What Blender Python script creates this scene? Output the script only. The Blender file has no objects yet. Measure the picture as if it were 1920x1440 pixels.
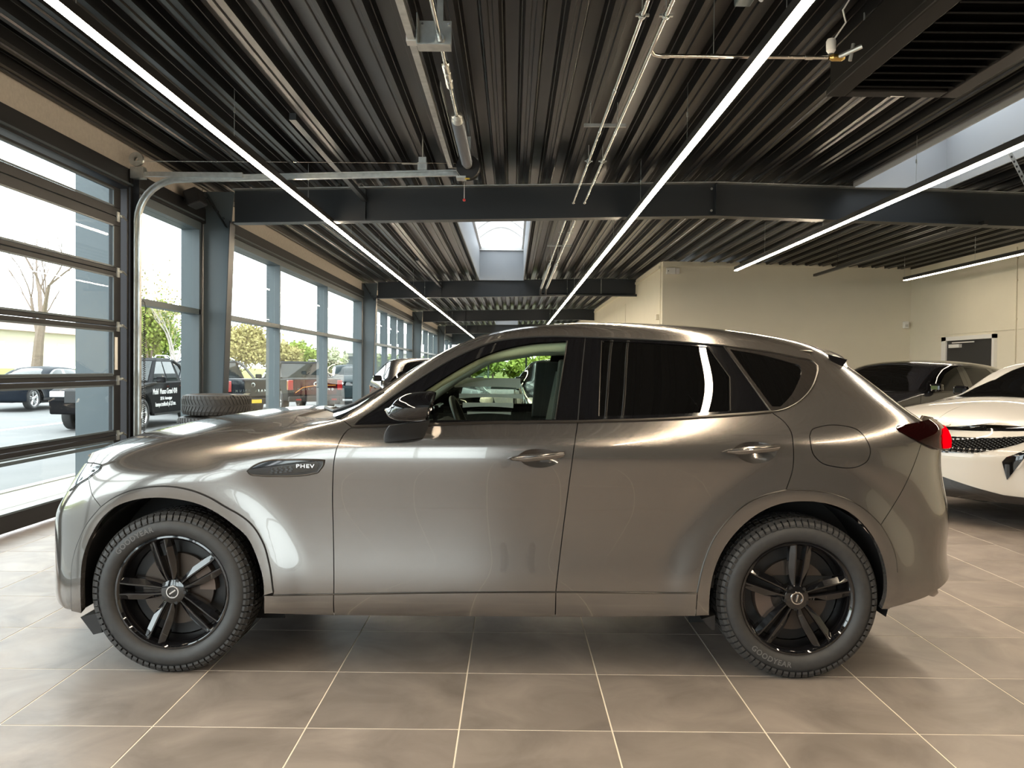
import bpy, bmesh, math, random
import numpy as np
from mathutils import Vector, Matrix, geometry
random.seed(7)
scene = bpy.context.scene
C = scene.collection
R = math.radians
# ---------------------------------------------------------------- camera
cam_d = bpy.data.cameras.new('camera'); cam = bpy.data.objects.new('camera', cam_d); C.objects.link(cam)
cam_d.sensor_width = 36.0; cam_d.lens = 1555/1920*36; cam_d.clip_start = .05; cam_d.clip_end = 400
cam.location = (0, 0, 1.414)
cam.rotation_mode = 'QUATERNION'
_pitch, _roll = .0186, .0101
_f = Vector((0, math.cos(_pitch), -math.sin(_pitch))); _u = Vector((0, math.sin(_pitch), math.cos(_pitch))); _r = Vector((1,0,0))
_r2 = _r*math.cos(_roll)+_u*math.sin(_roll); _u2 = -_r*math.sin(_roll)+_u*math.cos(_roll)
cam.rotation_quaternion = Matrix((( _r2.x,_u2.x,-_f.x),(_r2.y,_u2.y,-_f.y),(_r2.z,_u2.z,-_f.z))).to_quaternion()
scene.camera = cam
# ---------------------------------------------------------------- sky: bright overcast
w = bpy.data.worlds.new('overcast'); scene.world = w; w.use_nodes = True
bg = w.node_tree.nodes['Background']; bg.inputs[0].default_value = (.90,.96,1.0,1); bg.inputs[1].default_value = 4.2
scene.view_settings.view_transform = 'Standard'; scene.view_settings.look = 'None'
scene.view_settings.gamma = 1; scene.view_settings.use_curve_mapping = False
scene.view_settings.exposure = 0.64
LED_POWER = 66.0
cy = scene.cycles
cy.use_denoising = True
try: cy.denoiser = 'OPENIMAGEDENOISE'
except Exception: pass
cy.max_bounces = 10; cy.diffuse_bounces = 5; cy.glossy_bounces = 5; cy.transmission_bounces = 6; cy.transparent_max_bounces = 24
cy.sample_clamp_indirect = 8.0; cy.caustics_reflective = False; cy.caustics_refractive = False; cy.blur_glossy = .4
# ---------------------------------------------------------------- helpers
MATS = {}
def mat(name, col, rough=.5, metal=0., coat=0., spec=.5, noise=None, emit=None, bump=None, coat_rough=.03):
    if name in MATS: return MATS[name]
    m = bpy.data.materials.new(name); m.use_nodes = True; nt = m.node_tree; b = nt.nodes['Principled BSDF']
    c = tuple(col)+(1,)
    b.inputs['Base Color'].default_value = c; b.inputs['Roughness'].default_value = rough; b.inputs['Metallic'].default_value = metal
    b.inputs['Specular IOR Level'].default_value = spec
    if coat: b.inputs['Coat Weight'].default_value = coat; b.inputs['Coat Roughness'].default_value = coat_rough
    if emit: b.inputs['Emission Color'].default_value = tuple(emit[0])+(1,); b.inputs['Emission Strength'].default_value = emit[1]
    if noise:                                   # (second colour, scale, contrast)
        tc = nt.nodes.new('ShaderNodeNewGeometry'); n = nt.nodes.new('ShaderNodeTexNoise'); r = nt.nodes.new('ShaderNodeValToRGB')
        n.inputs['Scale'].default_value = noise[1]; n.inputs['Detail'].default_value = 6
        lo, hi = .5-noise[2], .5+noise[2]
        r.color_ramp.elements[0].position = lo; r.color_ramp.elements[1].position = hi
        r.color_ramp.elements[0].color = c; r.color_ramp.elements[1].color = tuple(noise[0])+(1,)
        nt.links.new(tc.outputs['Position'], n.inputs['Vector']); nt.links.new(n.outputs['Fac'], r.inputs['Fac']); nt.links.new(r.outputs['Color'], b.inputs['Base Color'])
    if bump:                                    # (scale, strength)
        tc = nt.nodes.new('ShaderNodeNewGeometry'); n = nt.nodes.new('ShaderNodeTexNoise'); bp = nt.nodes.new('ShaderNodeBump')
        n.inputs['Scale'].default_value = bump[0]; n.inputs['Detail'].default_value = 4
        bp.inputs['Strength'].default_value = bump[1]; bp.inputs['Distance'].default_value = .01
        nt.links.new(tc.outputs['Position'], n.inputs['Vector']); nt.links.new(n.outputs['Fac'], bp.inputs['Height']); nt.links.new(bp.outputs['Normal'], b.inputs['Normal'])
    MATS[name] = m; return m
def glass(name, tint, ior=1.45, rough=0.0, dens=0.0, dark=(.01,.01,.01), edge=1.0):
    """thin pane: see-through share tinted, mirror share by Fresnel, optional dark film"""
    if name in MATS: return MATS[name]
    m = bpy.data.materials.new(name); m.use_nodes = True; nt = m.node_tree; nt.nodes.remove(nt.nodes['Principled BSDF'])
    out = nt.nodes['Material Output']
    tr = nt.nodes.new('ShaderNodeBsdfTransparent'); tr.inputs[0].default_value = tuple(tint)+(1,)
    gl = nt.nodes.new('ShaderNodeBsdfGlossy'); gl.inputs['Roughness'].default_value = rough; gl.inputs['Color'].default_value=(1,1,1,1)
    r0 = ((ior-1)/(ior+1))**2                    # Schlick from the facing angle: the same on both faces of a pane
    lw = nt.nodes.new('ShaderNodeLayerWeight'); lw.inputs[0].default_value = .5
    pw = nt.nodes.new('ShaderNodeMath'); pw.operation = 'POWER'; pw.inputs[1].default_value = 5; nt.links.new(lw.outputs['Facing'], pw.inputs[0])
    fr = nt.nodes.new('ShaderNodeMath'); fr.operation = 'MULTIPLY_ADD'; fr.inputs[1].default_value = (1-r0)*edge; fr.inputs[2].default_value = r0; nt.links.new(pw.outputs[0], fr.inputs[0])
    mx = nt.nodes.new('ShaderNodeMixShader'); base = tr
    if dens > 0:
        df = nt.nodes.new('ShaderNodeBsdfDiffuse'); df.inputs[0].default_value = tuple(dark)+(1,)
        m2 = nt.nodes.new('ShaderNodeMixShader'); m2.inputs[0].default_value = dens
        nt.links.new(tr.outputs[0], m2.inputs[1]); nt.links.new(df.outputs[0], m2.inputs[2]); base = m2
    nt.links.new(fr.outputs[0], mx.inputs[0]); nt.links.new(base.outputs[0], mx.inputs[1]); nt.links.new(gl.outputs[0], mx.inputs[2])
    nt.links.new(mx.outputs[0], out.inputs[0]); MATS[name] = m; return m
def emitter(name, col, strength):
    if name in MATS: return MATS[name]
    m = bpy.data.materials.new(name); m.use_nodes = True; nt = m.node_tree; nt.nodes.remove(nt.nodes['Principled BSDF'])
    e = nt.nodes.new('ShaderNodeEmission'); e.inputs[0].default_value = tuple(col)+(1,); e.inputs[1].default_value = strength
    nt.links.new(e.outputs[0], nt.nodes['Material Output'].inputs[0]); MATS[name] = m; return m
class MB:
    """mesh builder"""
    def __init__(s): s.v = []; s.f = []
    def add(s, vs, fs):
        o = len(s.v); s.v += [tuple(map(float,p)) for p in vs]; s.f += [tuple(i+o for i in f) for f in fs]; return s
    def box(s, a, b):
        (x0,y0,z0),(x1,y1,z1) = a,b
        return s.add([(x0,y0,z0),(x1,y0,z0),(x1,y1,z0),(x0,y1,z0),(x0,y0,z1),(x1,y0,z1),(x1,y1,z1),(x0,y1,z1)],
                     [(0,3,2,1),(4,5,6,7),(0,1,5,4),(1,2,6,5),(2,3,7,6),(3,0,4,7)])
    def cbox(s, c, d, rot=None):
        hx,hy,hz = d[0]/2,d[1]/2,d[2]/2
        vs = [Vector((sx*hx,sy*hy,sz*hz)) for sz in (-1,1) for sx,sy in ((-1,-1),(1,-1),(1,1),(-1,1))]
        if rot is not None: vs = [rot@p for p in vs]
        c = Vector(c)
        return s.add([p+c for p in vs], [(0,3,2,1),(4,5,6,7),(0,1,5,4),(1,2,6,5),(2,3,7,6),(3,0,4,7)])
    def tube(s, path, r, n=8, closed=False, caps=True):
        P = [Vector(p) for p in path]; m = len(P); rs = r if hasattr(r,'__len__') else [r]*m
        rings = []; up = None
        for i in range(m):
            if closed: t = P[(i+1)%m]-P[i-1]
            else: t = P[min(i+1,m-1)]-P[max(i-1,0)]
            t.normalize()
            if up is None: up = Vector((0,0,1)) if abs(t.z) < .9 else Vector((1,0,0))
            a = t.cross(up); a.normalize(); b = a.cross(t); b.normalize(); up = b
            rings.append([P[i]+(a*math.cos(2*math.pi*k/n)+b*math.sin(2*math.pi*k/n))*rs[i] for k in range(n)])
        vs = [p for rg in rings for p in rg]; fs = []
        for i in range(m if closed else m-1):
            j = (i+1)%m
            for k in range(n): fs.append((i*n+k, i*n+(k+1)%n, j*n+(k+1)%n, j*n+k))
        if caps and not closed: fs.append(tuple(range(n))[::-1]); fs.append(tuple((m-1)*n+k for k in range(n)))
        return s.add(vs, fs)
    def cyl(s, a, b, r, n=12): return s.tube([a,b], r, n)
    def prism(s, poly, axis, lo, hi):
        """poly = 2D points; axis 0: (y,z) swept in x, 1: (x,z) in y, 2: (x,y) in z"""
        def P(q, t): return (t,q[0],q[1]) if axis==0 else (q[0],t,q[1]) if axis==1 else (q[0],q[1],t)
        n = len(poly); return s.add([P(q,lo) for q in poly]+[P(q,hi) for q in poly],
            [tuple(range(n))[::-1], tuple(range(n,2*n))]+[(i,(i+1)%n,n+(i+1)%n,n+i) for i in range(n)])
    def lathe(s, prof, axis=1, n=48, c=(0,0,0), closed=False, a0=0., a1=2*math.pi):
        """prof = (radius, along) around an axis through c"""
        full = abs(a1-a0-2*math.pi) < 1e-6; m = n if full else n+1; vs = []
        for k in range(m):
            a = a0+(a1-a0)*k/n; ca,sa = math.cos(a),math.sin(a)
            for r,t in prof:
                q = (r*ca,t,r*sa) if axis==1 else (r*ca,r*sa,t) if axis==2 else (t,r*ca,r*sa)
                vs.append((q[0]+c[0],q[1]+c[1],q[2]+c[2]))
        L = len(prof); fs = []
        for k in range(n):
            k2 = (k+1)%m
            for j in range(L if closed else L-1):
                j2 = (j+1)%L; fs.append((k*L+j, k*L+j2, k2*L+j2, k2*L+j))
        return s.add(vs, fs)
    def grid(s, pts):
        n,m = len(pts),len(pts[0]); return s.add([p for r in pts for p in r], [(i*m+j,(i+1)*m+j,(i+1)*m+j+1,i*m+j+1) for i in range(n-1) for j in range(m-1)])
    def mesh(s, name, smooth=False, bevel=0, auto=None):
        me = bpy.data.meshes.new(name); me.from_pydata(s.v, [], s.f); me.update()
        bm = bmesh.new(); bm.from_mesh(me)
        if bevel: bmesh.ops.bevel(bm, geom=[e for e in bm.edges if e.calc_face_angle(0) > .6], offset=bevel, segments=2, profile=.5, affect='EDGES', clamp_overlap=True)
        bmesh.ops.recalc_face_normals(bm, faces=bm.faces)
        bm.to_mesh(me); bm.free()
        if smooth:
            me.polygons.foreach_set('use_smooth', [True]*len(me.polygons))
            if auto is not None: me.set_sharp_from_angle(angle=R(auto))
        return me
def link(name, me, material=None, parent=None, loc=None, rot=None):
    o = bpy.data.objects.new(name, me); C.objects.link(o)
    if material is not None and me is not None and len(me.materials)==0: me.materials.append(material)
    if parent is not None: o.parent = parent
    if loc is not None: o.location = loc
    if rot is not None: o.rotation_euler = rot
    return o
def part(name, mb, material, parent=None, smooth=False, bevel=0, auto=40, label=None, kind=None):
    o = link(name, mb.mesh(name, smooth, bevel, auto if smooth else None), material, parent)
    if label: o['label'] = label
    if kind: o['kind'] = kind
    return o
def tag(o, label, cat, group=None):
    o['label'] = label; o['category'] = cat
    if group: o['group'] = group
    return o
def thing(name, label, cat, loc=(0,0,0), rotz=0, group=None):
    o = bpy.data.objects.new(name, None); C.objects.link(o); o.location = loc; o.rotation_euler = (0,0,rotz); o.empty_display_size = .2
    return tag(o, label, cat, group)
def struct(name, mb=None, material=None, label=None, **kw):
    if mb is None: o = bpy.data.objects.new(name, None); C.objects.link(o)
    else: o = part(name, mb, material, **kw)
    o['kind'] = 'structure'
    if label: o['label'] = label
    return o
def dup(root, loc=None, rotz=None, label=None, group=None, parent=None):
    r = root.copy(); C.objects.link(r)
    if parent is not None: r.parent = parent
    if loc is not None: r.location = loc
    if rotz is not None: r.rotation_euler = (0,0,rotz)
    if label: r['label'] = label
    if group: r['group'] = group
    for ch in list(root.children):
        c = ch.copy(); C.objects.link(c); c.parent = r
        for g in list(ch.children):
            d = g.copy(); C.objects.link(d); d.parent = c
    return r
def text_mesh(txt, size, depth=.001, bold=False, spacing=1.0, shear=0, res=4):
    cu = bpy.data.curves.new('lettering', 'FONT'); cu.body = txt; cu.size = size; cu.extrude = depth; cu.align_x = 'CENTER'; cu.align_y = 'CENTER'
    cu.space_character = spacing; cu.shear = shear; cu.resolution_u = res
    if bold: cu.offset = size*.018
    o = bpy.data.objects.new('lettering', cu); C.objects.link(o); dg = bpy.context.evaluated_depsgraph_get()
    me = bpy.data.meshes.new_from_object(o.evaluated_get(dg)); bpy.data.objects.remove(o); bpy.data.curves.remove(cu)
    return me
def catmull(P, n=8):
    P = [Vector(p) for p in P]; Q = [2*P[0]-P[1]]+P+[2*P[-1]-P[-2]]; o = []
    for i in range(1,len(Q)-2):
        for k in range(n):
            t = k/n; o.append(.5*((2*Q[i])+(Q[i+1]-Q[i-1])*t+(2*Q[i-1]-5*Q[i]+4*Q[i+1]-Q[i+2])*t*t+(3*Q[i]-Q[i-1]-3*Q[i+1]+Q[i+2])*t**3))
    o.append(P[-1]); return o
# ---------------------------------------------------------------- materials
M = {}
M['steel'] = mat('dark_painted_steel', (.0125,.0165,.021), .42)
M['frame'] = mat('blue_grey_frame', (.070,.092,.105), .38)
M['frame_dark'] = mat('door_frame_dark', (.012,.0125,.014), .5, spec=.3)
M['deck'] = mat('black_roof_deck', (.0055,.0060,.0066), .30, spec=.32)
M['galv'] = mat('galvanised_steel', (.62,.64,.62), .34, metal=.85, noise=((.45,.47,.46),14,.2))
M['bright_pipe'] = mat('bright_pipe_steel', (.75,.74,.70), .22, metal=1.)
M['cream'] = mat('cream_wall_paint', (.74,.69,.56), .75, noise=((.70,.65,.53),2.2,.3), bump=(120,.04))
M['plaster'] = mat('beige_plaster', (.50,.46,.40), .85, noise=((.44,.40,.35),30,.2))
M['grey_white'] = mat('pale_grey_lining', (.34,.36,.38), .55, bump=(6,.08))
M['white'] = mat('white_plastic', (.78,.77,.74), .4)
M['black'] = mat('black_plastic', (.012,.012,.013), .45)
M['gloss_black'] = mat('gloss_black', (.006,.006,.007), .06, coat=1.)
M['chrome'] = mat('chrome', (.85,.85,.85), .07, metal=1.)
M['rubber'] = mat('tyre_rubber', (.026,.026,.027), .55, noise=((.040,.039,.038),30,.25))
M['grout'] = mat('beige_grout', (.88,.80,.68), .85)
M['pane'] = glass('clear_window_glass', (.95,.98,.97), 1.30, edge=.38)
def tile_mat():
    m = bpy.data.materials.new('porcelain_tile'); m.use_nodes = True; nt = m.node_tree; b = nt.nodes['Principled BSDF']; MATS['porcelain_tile'] = m
    g = nt.nodes.new('ShaderNodeNewGeometry'); oi = nt.nodes.new('ShaderNodeObjectInfo')
    mp = nt.nodes.new('ShaderNodeVectorMath'); mp.operation = 'MULTIPLY_ADD'
    cmb = nt.nodes.new('ShaderNodeCombineXYZ')
    for i in range(3): nt.links.new(oi.outputs['Random'], cmb.inputs[i])
    mp.inputs[1].default_value = (40,40,40); nt.links.new(cmb.outputs[0], mp.inputs[0]); nt.links.new(g.outputs['Position'], mp.inputs[2])
    n1 = nt.nodes.new('ShaderNodeTexNoise'); n1.inputs['Scale'].default_value = 2.6; n1.inputs['Detail'].default_value = 8; n1.inputs['Roughness'].default_value = .58; n1.inputs['Distortion'].default_value = .8
    nt.links.new(mp.outputs[0], n1.inputs['Vector'])
    r = nt.nodes.new('ShaderNodeValToRGB'); r.color_ramp.elements[0].position = .30; r.color_ramp.elements[1].position = .74
    r.color_ramp.elements[0].color = (.175,.148,.130,1); r.color_ramp.elements[1].color = (.335,.288,.252,1)
    nt.links.new(n1.outputs['Fac'], r.inputs['Fac'])
    hs = nt.nodes.new('ShaderNodeHueSaturation'); mr = nt.nodes.new('ShaderNodeMapRange'); mr.inputs[3].default_value = .92; mr.inputs[4].default_value = 1.08
    nt.links.new(oi.outputs['Random'], mr.inputs[0]); nt.links.new(mr.outputs[0], hs.inputs['Value']); nt.links.new(r.outputs[0], hs.inputs['Color'])
    nt.links.new(hs.outputs[0], b.inputs['Base Color'])
    n2 = nt.nodes.new('ShaderNodeTexNoise'); n2.inputs['Scale'].default_value = 5; n2.inputs['Detail'].default_value = 5; nt.links.new(g.outputs['Position'], n2.inputs['Vector'])
    rr = nt.nodes.new('ShaderNodeMapRange'); rr.inputs[3].default_value = .34; rr.inputs[4].default_value = .52; nt.links.new(n2.outputs['Fac'], rr.inputs[0]); nt.links.new(rr.outputs[0], b.inputs['Roughness'])
    bp = nt.nodes.new('ShaderNodeBump'); bp.inputs['Strength'].default_value = .12; bp.inputs['Distance'].default_value = .004; nt.links.new(n1.outputs['Fac'], bp.inputs['Height']); nt.links.new(bp.outputs[0], b.inputs['Normal'])
    return m
M['tile'] = tile_mat()
# ---------------------------------------------------------------- main car surface
# One bicubic B-spline net (car space: X along the car, v to the camera side, z up).
def _net():
    ST = [(-2.295,.20),(-2.225,.53),(-2.115,.805),(-1.94,.92),(-1.72,.937),(-1.48,.938),(-1.22,.938),(-.98,.938),(-.72,.938),
          (-.45,.94),(-.15,.94),(.15,.94),(.45,.94),(.75,.94),(1.02,.94),(1.28,.94),(1.52,.94),(1.76,.936),(1.97,.915),(2.17,.83),(2.32,.58),(2.40,.22)]
    n = len(ST)
    def prof(xs, ys, x): return float(np.interp(x, xs, ys))
    L = []
    low = [(.235,-.13),(.262,-.03),(.335,-.010),(.42,-.006),(.56,-.018),(.72,-.022),(.88,-.012)]
    for k,(z0,off) in enumerate(low):
        row = []
        for i,(X,v) in enumerate(ST):
            z = z0; XX = X; vv = v+off
            if X < -1.0:                                    # nose: rows drop towards the front
                t = min(1,(-1.0-X)/1.1); z = z0 - t*t*max(0,(z0-.30))*.30 - (.015*t if z0<.5 else 0)
                if i<=2 and k<=1: XX = X+.05
                if i<=2: vv = v + off*.3
            if X > 1.9:                                    # tail: lower edge rises
                t = min(1,(X-1.9)/.38)
                z = z0 + t*(.17 if k==0 else .15 if k==1 else .10 if k==2 else .05 if k==3 else 0)
                if i>=19:
                    vv = v+off*.3
                    XX = X + {0:-.08,1:-.03,2:.01,3:-.01,4:-.02,5:.005,6:-.045}[k]
            row.append((XX,vv,z))
        L.append(row)
    def line(pts): 
        assert len(pts)==n,(len(pts)); L.append([tuple(p) for p in pts])
    mid = range(8,16)
    def rowz(front, zmid, off, rear):
        out=[]
        for i,(X,v) in enumerate(ST):
            if i<len(front): out.append(front[i])
            elif i>=n-len(rear): out.append(rear[i-(n-len(rear))])
            else: out.append((X,v+off,zmid(X)))
        line(out)
    # k7 shoulder
    rowz([(-2.255,.20,.76),(-2.19,.53,.77),(-2.085,.80,.785),(-1.925,.908,.83),(-1.72,.933,.87),(-1.48,.936,.90),(-1.22,.937,.925),(-.98,.938,.955)],
         lambda X: 1.0+.02*(X+.7)/2, 0, [(1.76,.933,1.02),(1.95,.905,1.03),(2.115,.82,1.03),(2.26,.58,1.03),(2.34,.22,1.03)])
    # k8
    rowz([(-2.22,.20,.84),(-2.15,.52,.85),(-2.04,.78,.865),(-1.885,.882,.905),(-1.70,.912,.945),(-1.48,.918,.97),(-1.22,.922,.998),(-.98,.925,1.04)],
         lambda X: 1.085+.025*(X+.7)/2, -.012, [(1.75,.917,1.115),(1.94,.885,1.11),(2.155,.81,1.11),(2.28,.57,1.11),(2.36,.22,1.11)])
    # k9 belt
    rowz([(-2.18,.20,.90),(-2.10,.49,.915),(-1.965,.735,.935),(-1.845,.83,.965),(-1.69,.862,.995),(-1.48,.87,1.02),(-1.22,.875,1.048),(-.98,.885,1.092)],
         lambda X: 1.155+.04*(X+.7)/2, -.048, [(1.74,.878,1.20),(1.92,.85,1.185),(2.10,.775,1.17),(2.20,.55,1.165),(2.28,.21,1.165)])
    hx=[-2.3,-2.2,-2.1,-2.0,-1.85,-1.55,-1.3,-1.1,-.9]; hc=[.80,.885,.965,1.02,1.068,1.13,1.172,1.196,1.208]
    ex=[-2.1,-1.95,-1.80,-1.62,-1.42,-1.2,-1.0,-.8]; ez=[.90,.965,1.015,1.05,1.072,1.09,1.12,1.15]
    def hood(X,v):
        zc=prof(hx,hc,X); ze=prof(ex,ez,X); return zc-(zc-ze)*(min(v,.74)/.73)**2
    def hrow(v, Xs, wrap):
        o=[]
        for i,X in enumerate(Xs):
            vv = v if i>=len(wrap) else min(v,wrap[i])
            o.append((X,vv,hood(X,vv)))
        return o
    W=(.19,.45,.66)
    line(hrow(.735,[-2.15,-2.06,-1.92,-1.80,-1.64,-1.43,-1.2,-1.0],W)[:8] +
         [(-.76,.785,1.152),(-.46,.815,1.215),(-.16,.806,1.32),(.14,.80,1.365),(.45,.80,1.37),(.75,.80,1.37),(1.02,.80,1.37),(1.28,.80,1.37),(1.50,.79,1.36),(1.715,.775,1.33),(1.895,.75,1.275),(2.025,.70,1.235),(2.10,.50,1.225),(2.16,.19,1.225)])
    line(hrow(.60,[-2.16,-2.09,-1.97,-1.84,-1.66,-1.44,-1.21,-1.0],W)[:8] +
         [(-.70,.785,1.142),(-.465,.768,1.265),(-.22,.722,1.435),(.05,.693,1.542),(.35,.682,1.577),(.70,.678,1.580),(1.0,.674,1.565),(1.28,.668,1.535),(1.51,.658,1.487),(1.70,.643,1.425),(1.86,.62,1.365),(1.965,.575,1.325),(2.01,.42,1.31),(2.04,.16,1.31)])
    line(hrow(.44,[-2.17,-2.12,-2.01,-1.87,-1.67,-1.44,-1.21,-1.0],W)[:8] +
         [(-.79,.72,1.135),(-.545,.700,1.30),(-.285,.655,1.475),(.0,.62,1.592),(.3,.605,1.628),(.65,.60,1.634),(1.0,.592,1.622),(1.3,.582,1.594),(1.53,.57,1.556),(1.69,.55,1.508),(1.79,.52,1.455),(1.87,.47,1.415),(1.93,.36,1.40),(1.96,.14,1.40)])
    line(hrow(.26,[-2.18,-2.14,-2.04,-1.89,-1.68,-1.45,-1.22,-1.0],W)[:8] +
         [(-.90,.44,1.15),(-.66,.42,1.285),(-.395,.385,1.455),(-.07,.35,1.604),(.27,.34,1.653),(.65,.34,1.665),(1.0,.335,1.654),(1.3,.33,1.628),(1.55,.32,1.596),(1.72,.31,1.56),(1.82,.29,1.51),(1.88,.26,1.47),(1.91,.20,1.46),(1.92,.08,1.46)])
    line(hrow(.09,[-2.18,-2.15,-2.05,-1.90,-1.68,-1.45,-1.22,-1.0],(.08,.09,.09))[:8] +
         [(-.925,.14,1.155),(-.69,.135,1.285),(-.425,.125,1.455),(-.09,.115,1.61),(.26,.11,1.662),(.65,.11,1.676),(1.0,.11,1.666),(1.3,.11,1.64),(1.55,.105,1.608),(1.74,.10,1.575),(1.84,.10,1.53),(1.89,.09,1.49),(1.915,.07,1.48),(1.92,.03,1.48)])
    A = np.array(L,float).transpose(1,0,2)                 # [station][row]
    for i,d in ((0,.07),(1,.07),(2,.06),(3,.03)):
        A[i,:,0]+=d; A[i,7:10,0]+=.022*(1 if i<3 else .5); A[i,11:,0]-=d*.7; A[i,10,0]-=.2*d
    A[2,9:11,0]-=.05; A[1,9:11,0]-=.04; A[2,8,0]-=.012; A[3,9:11,0]-=.015
    for i,d in ((8,.085),(9,.075),(10,.05),(11,.025)): A[i,13:,0]+=d; A[i,12,0]+=.3*d
    # mirror phantoms: one row past the centre line, one station past each end
    m = A[:,-1:].copy(); m[:,:,1]*=-1
    m2= A[:,-2:-1].copy(); m2[:,:,1]*=-1
    b = 2*A[:,:1]-A[:,1:2]
    A = np.concatenate([b,A,m,m2],1)
    f = A[:1].copy(); f[:,:,1]*=-1; f2=A[1:2].copy(); f2[:,:,1]*=-1
    r = A[-1:].copy(); r[:,:,1]*=-1; r2=A[-2:-1].copy(); r2[:,:,1]*=-1
    return np.concatenate([f2,f,A,r,r2],0)
NET = _net()
HUBX = (-1.435, 1.435); HUBZ = .365
def _bs(t):
    t2=t*t; t3=t2*t
    return np.stack([(1-3*t+3*t2-t3)/6,(4-6*t2+3*t3)/6,(1+3*t+3*t2-3*t3)/6,t3/6],-1)
def surf(u, s):
    """u = station (-.5..21.5), s = row (0..14.5) -> points"""
    u=np.asarray(u,float); s=np.asarray(s,float)
    uu=np.clip(u+2,1,NET.shape[0]-2.0001); ss=np.clip(s+1,1,NET.shape[1]-2.0001)
    i=np.floor(uu).astype(int); k=np.floor(ss).astype(int)
    i=np.clip(i,1,NET.shape[0]-3); k=np.clip(k,1,NET.shape[1]-3)
    bu=_bs(uu-i); bsv=_bs(ss-k)
    P=np.zeros(u.shape+(3,))
    for a in range(4):
        for b in range(4):
            P+=(bu[...,a]*bsv[...,b])[...,None]*NET[i-1+a,k-1+b]
    # swelling of the sides around the wheel arches
    for hx in HUBX:
        r=np.hypot(P[...,0]-hx,(P[...,2]-HUBZ)*1.0)
        t=np.clip((.66-r)/.20,0,1); w=t*t*(3-2*t)
        side=np.clip((P[...,1]-.70)/.12,0,1)
        P[...,1]+=.020*w*side
    return P
def surf_n(u,s,h=1e-3):
    u=np.asarray(u,float); s=np.asarray(s,float)
    pu=surf(u+h,s)-surf(u-h,s); ps=surf(u,s+h)-surf(u,s-h)
    n=np.cross(pu,ps); n/=np.linalg.norm(n,axis=-1,keepdims=True)+1e-12
    # outward = away from the axis
    return n
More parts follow.
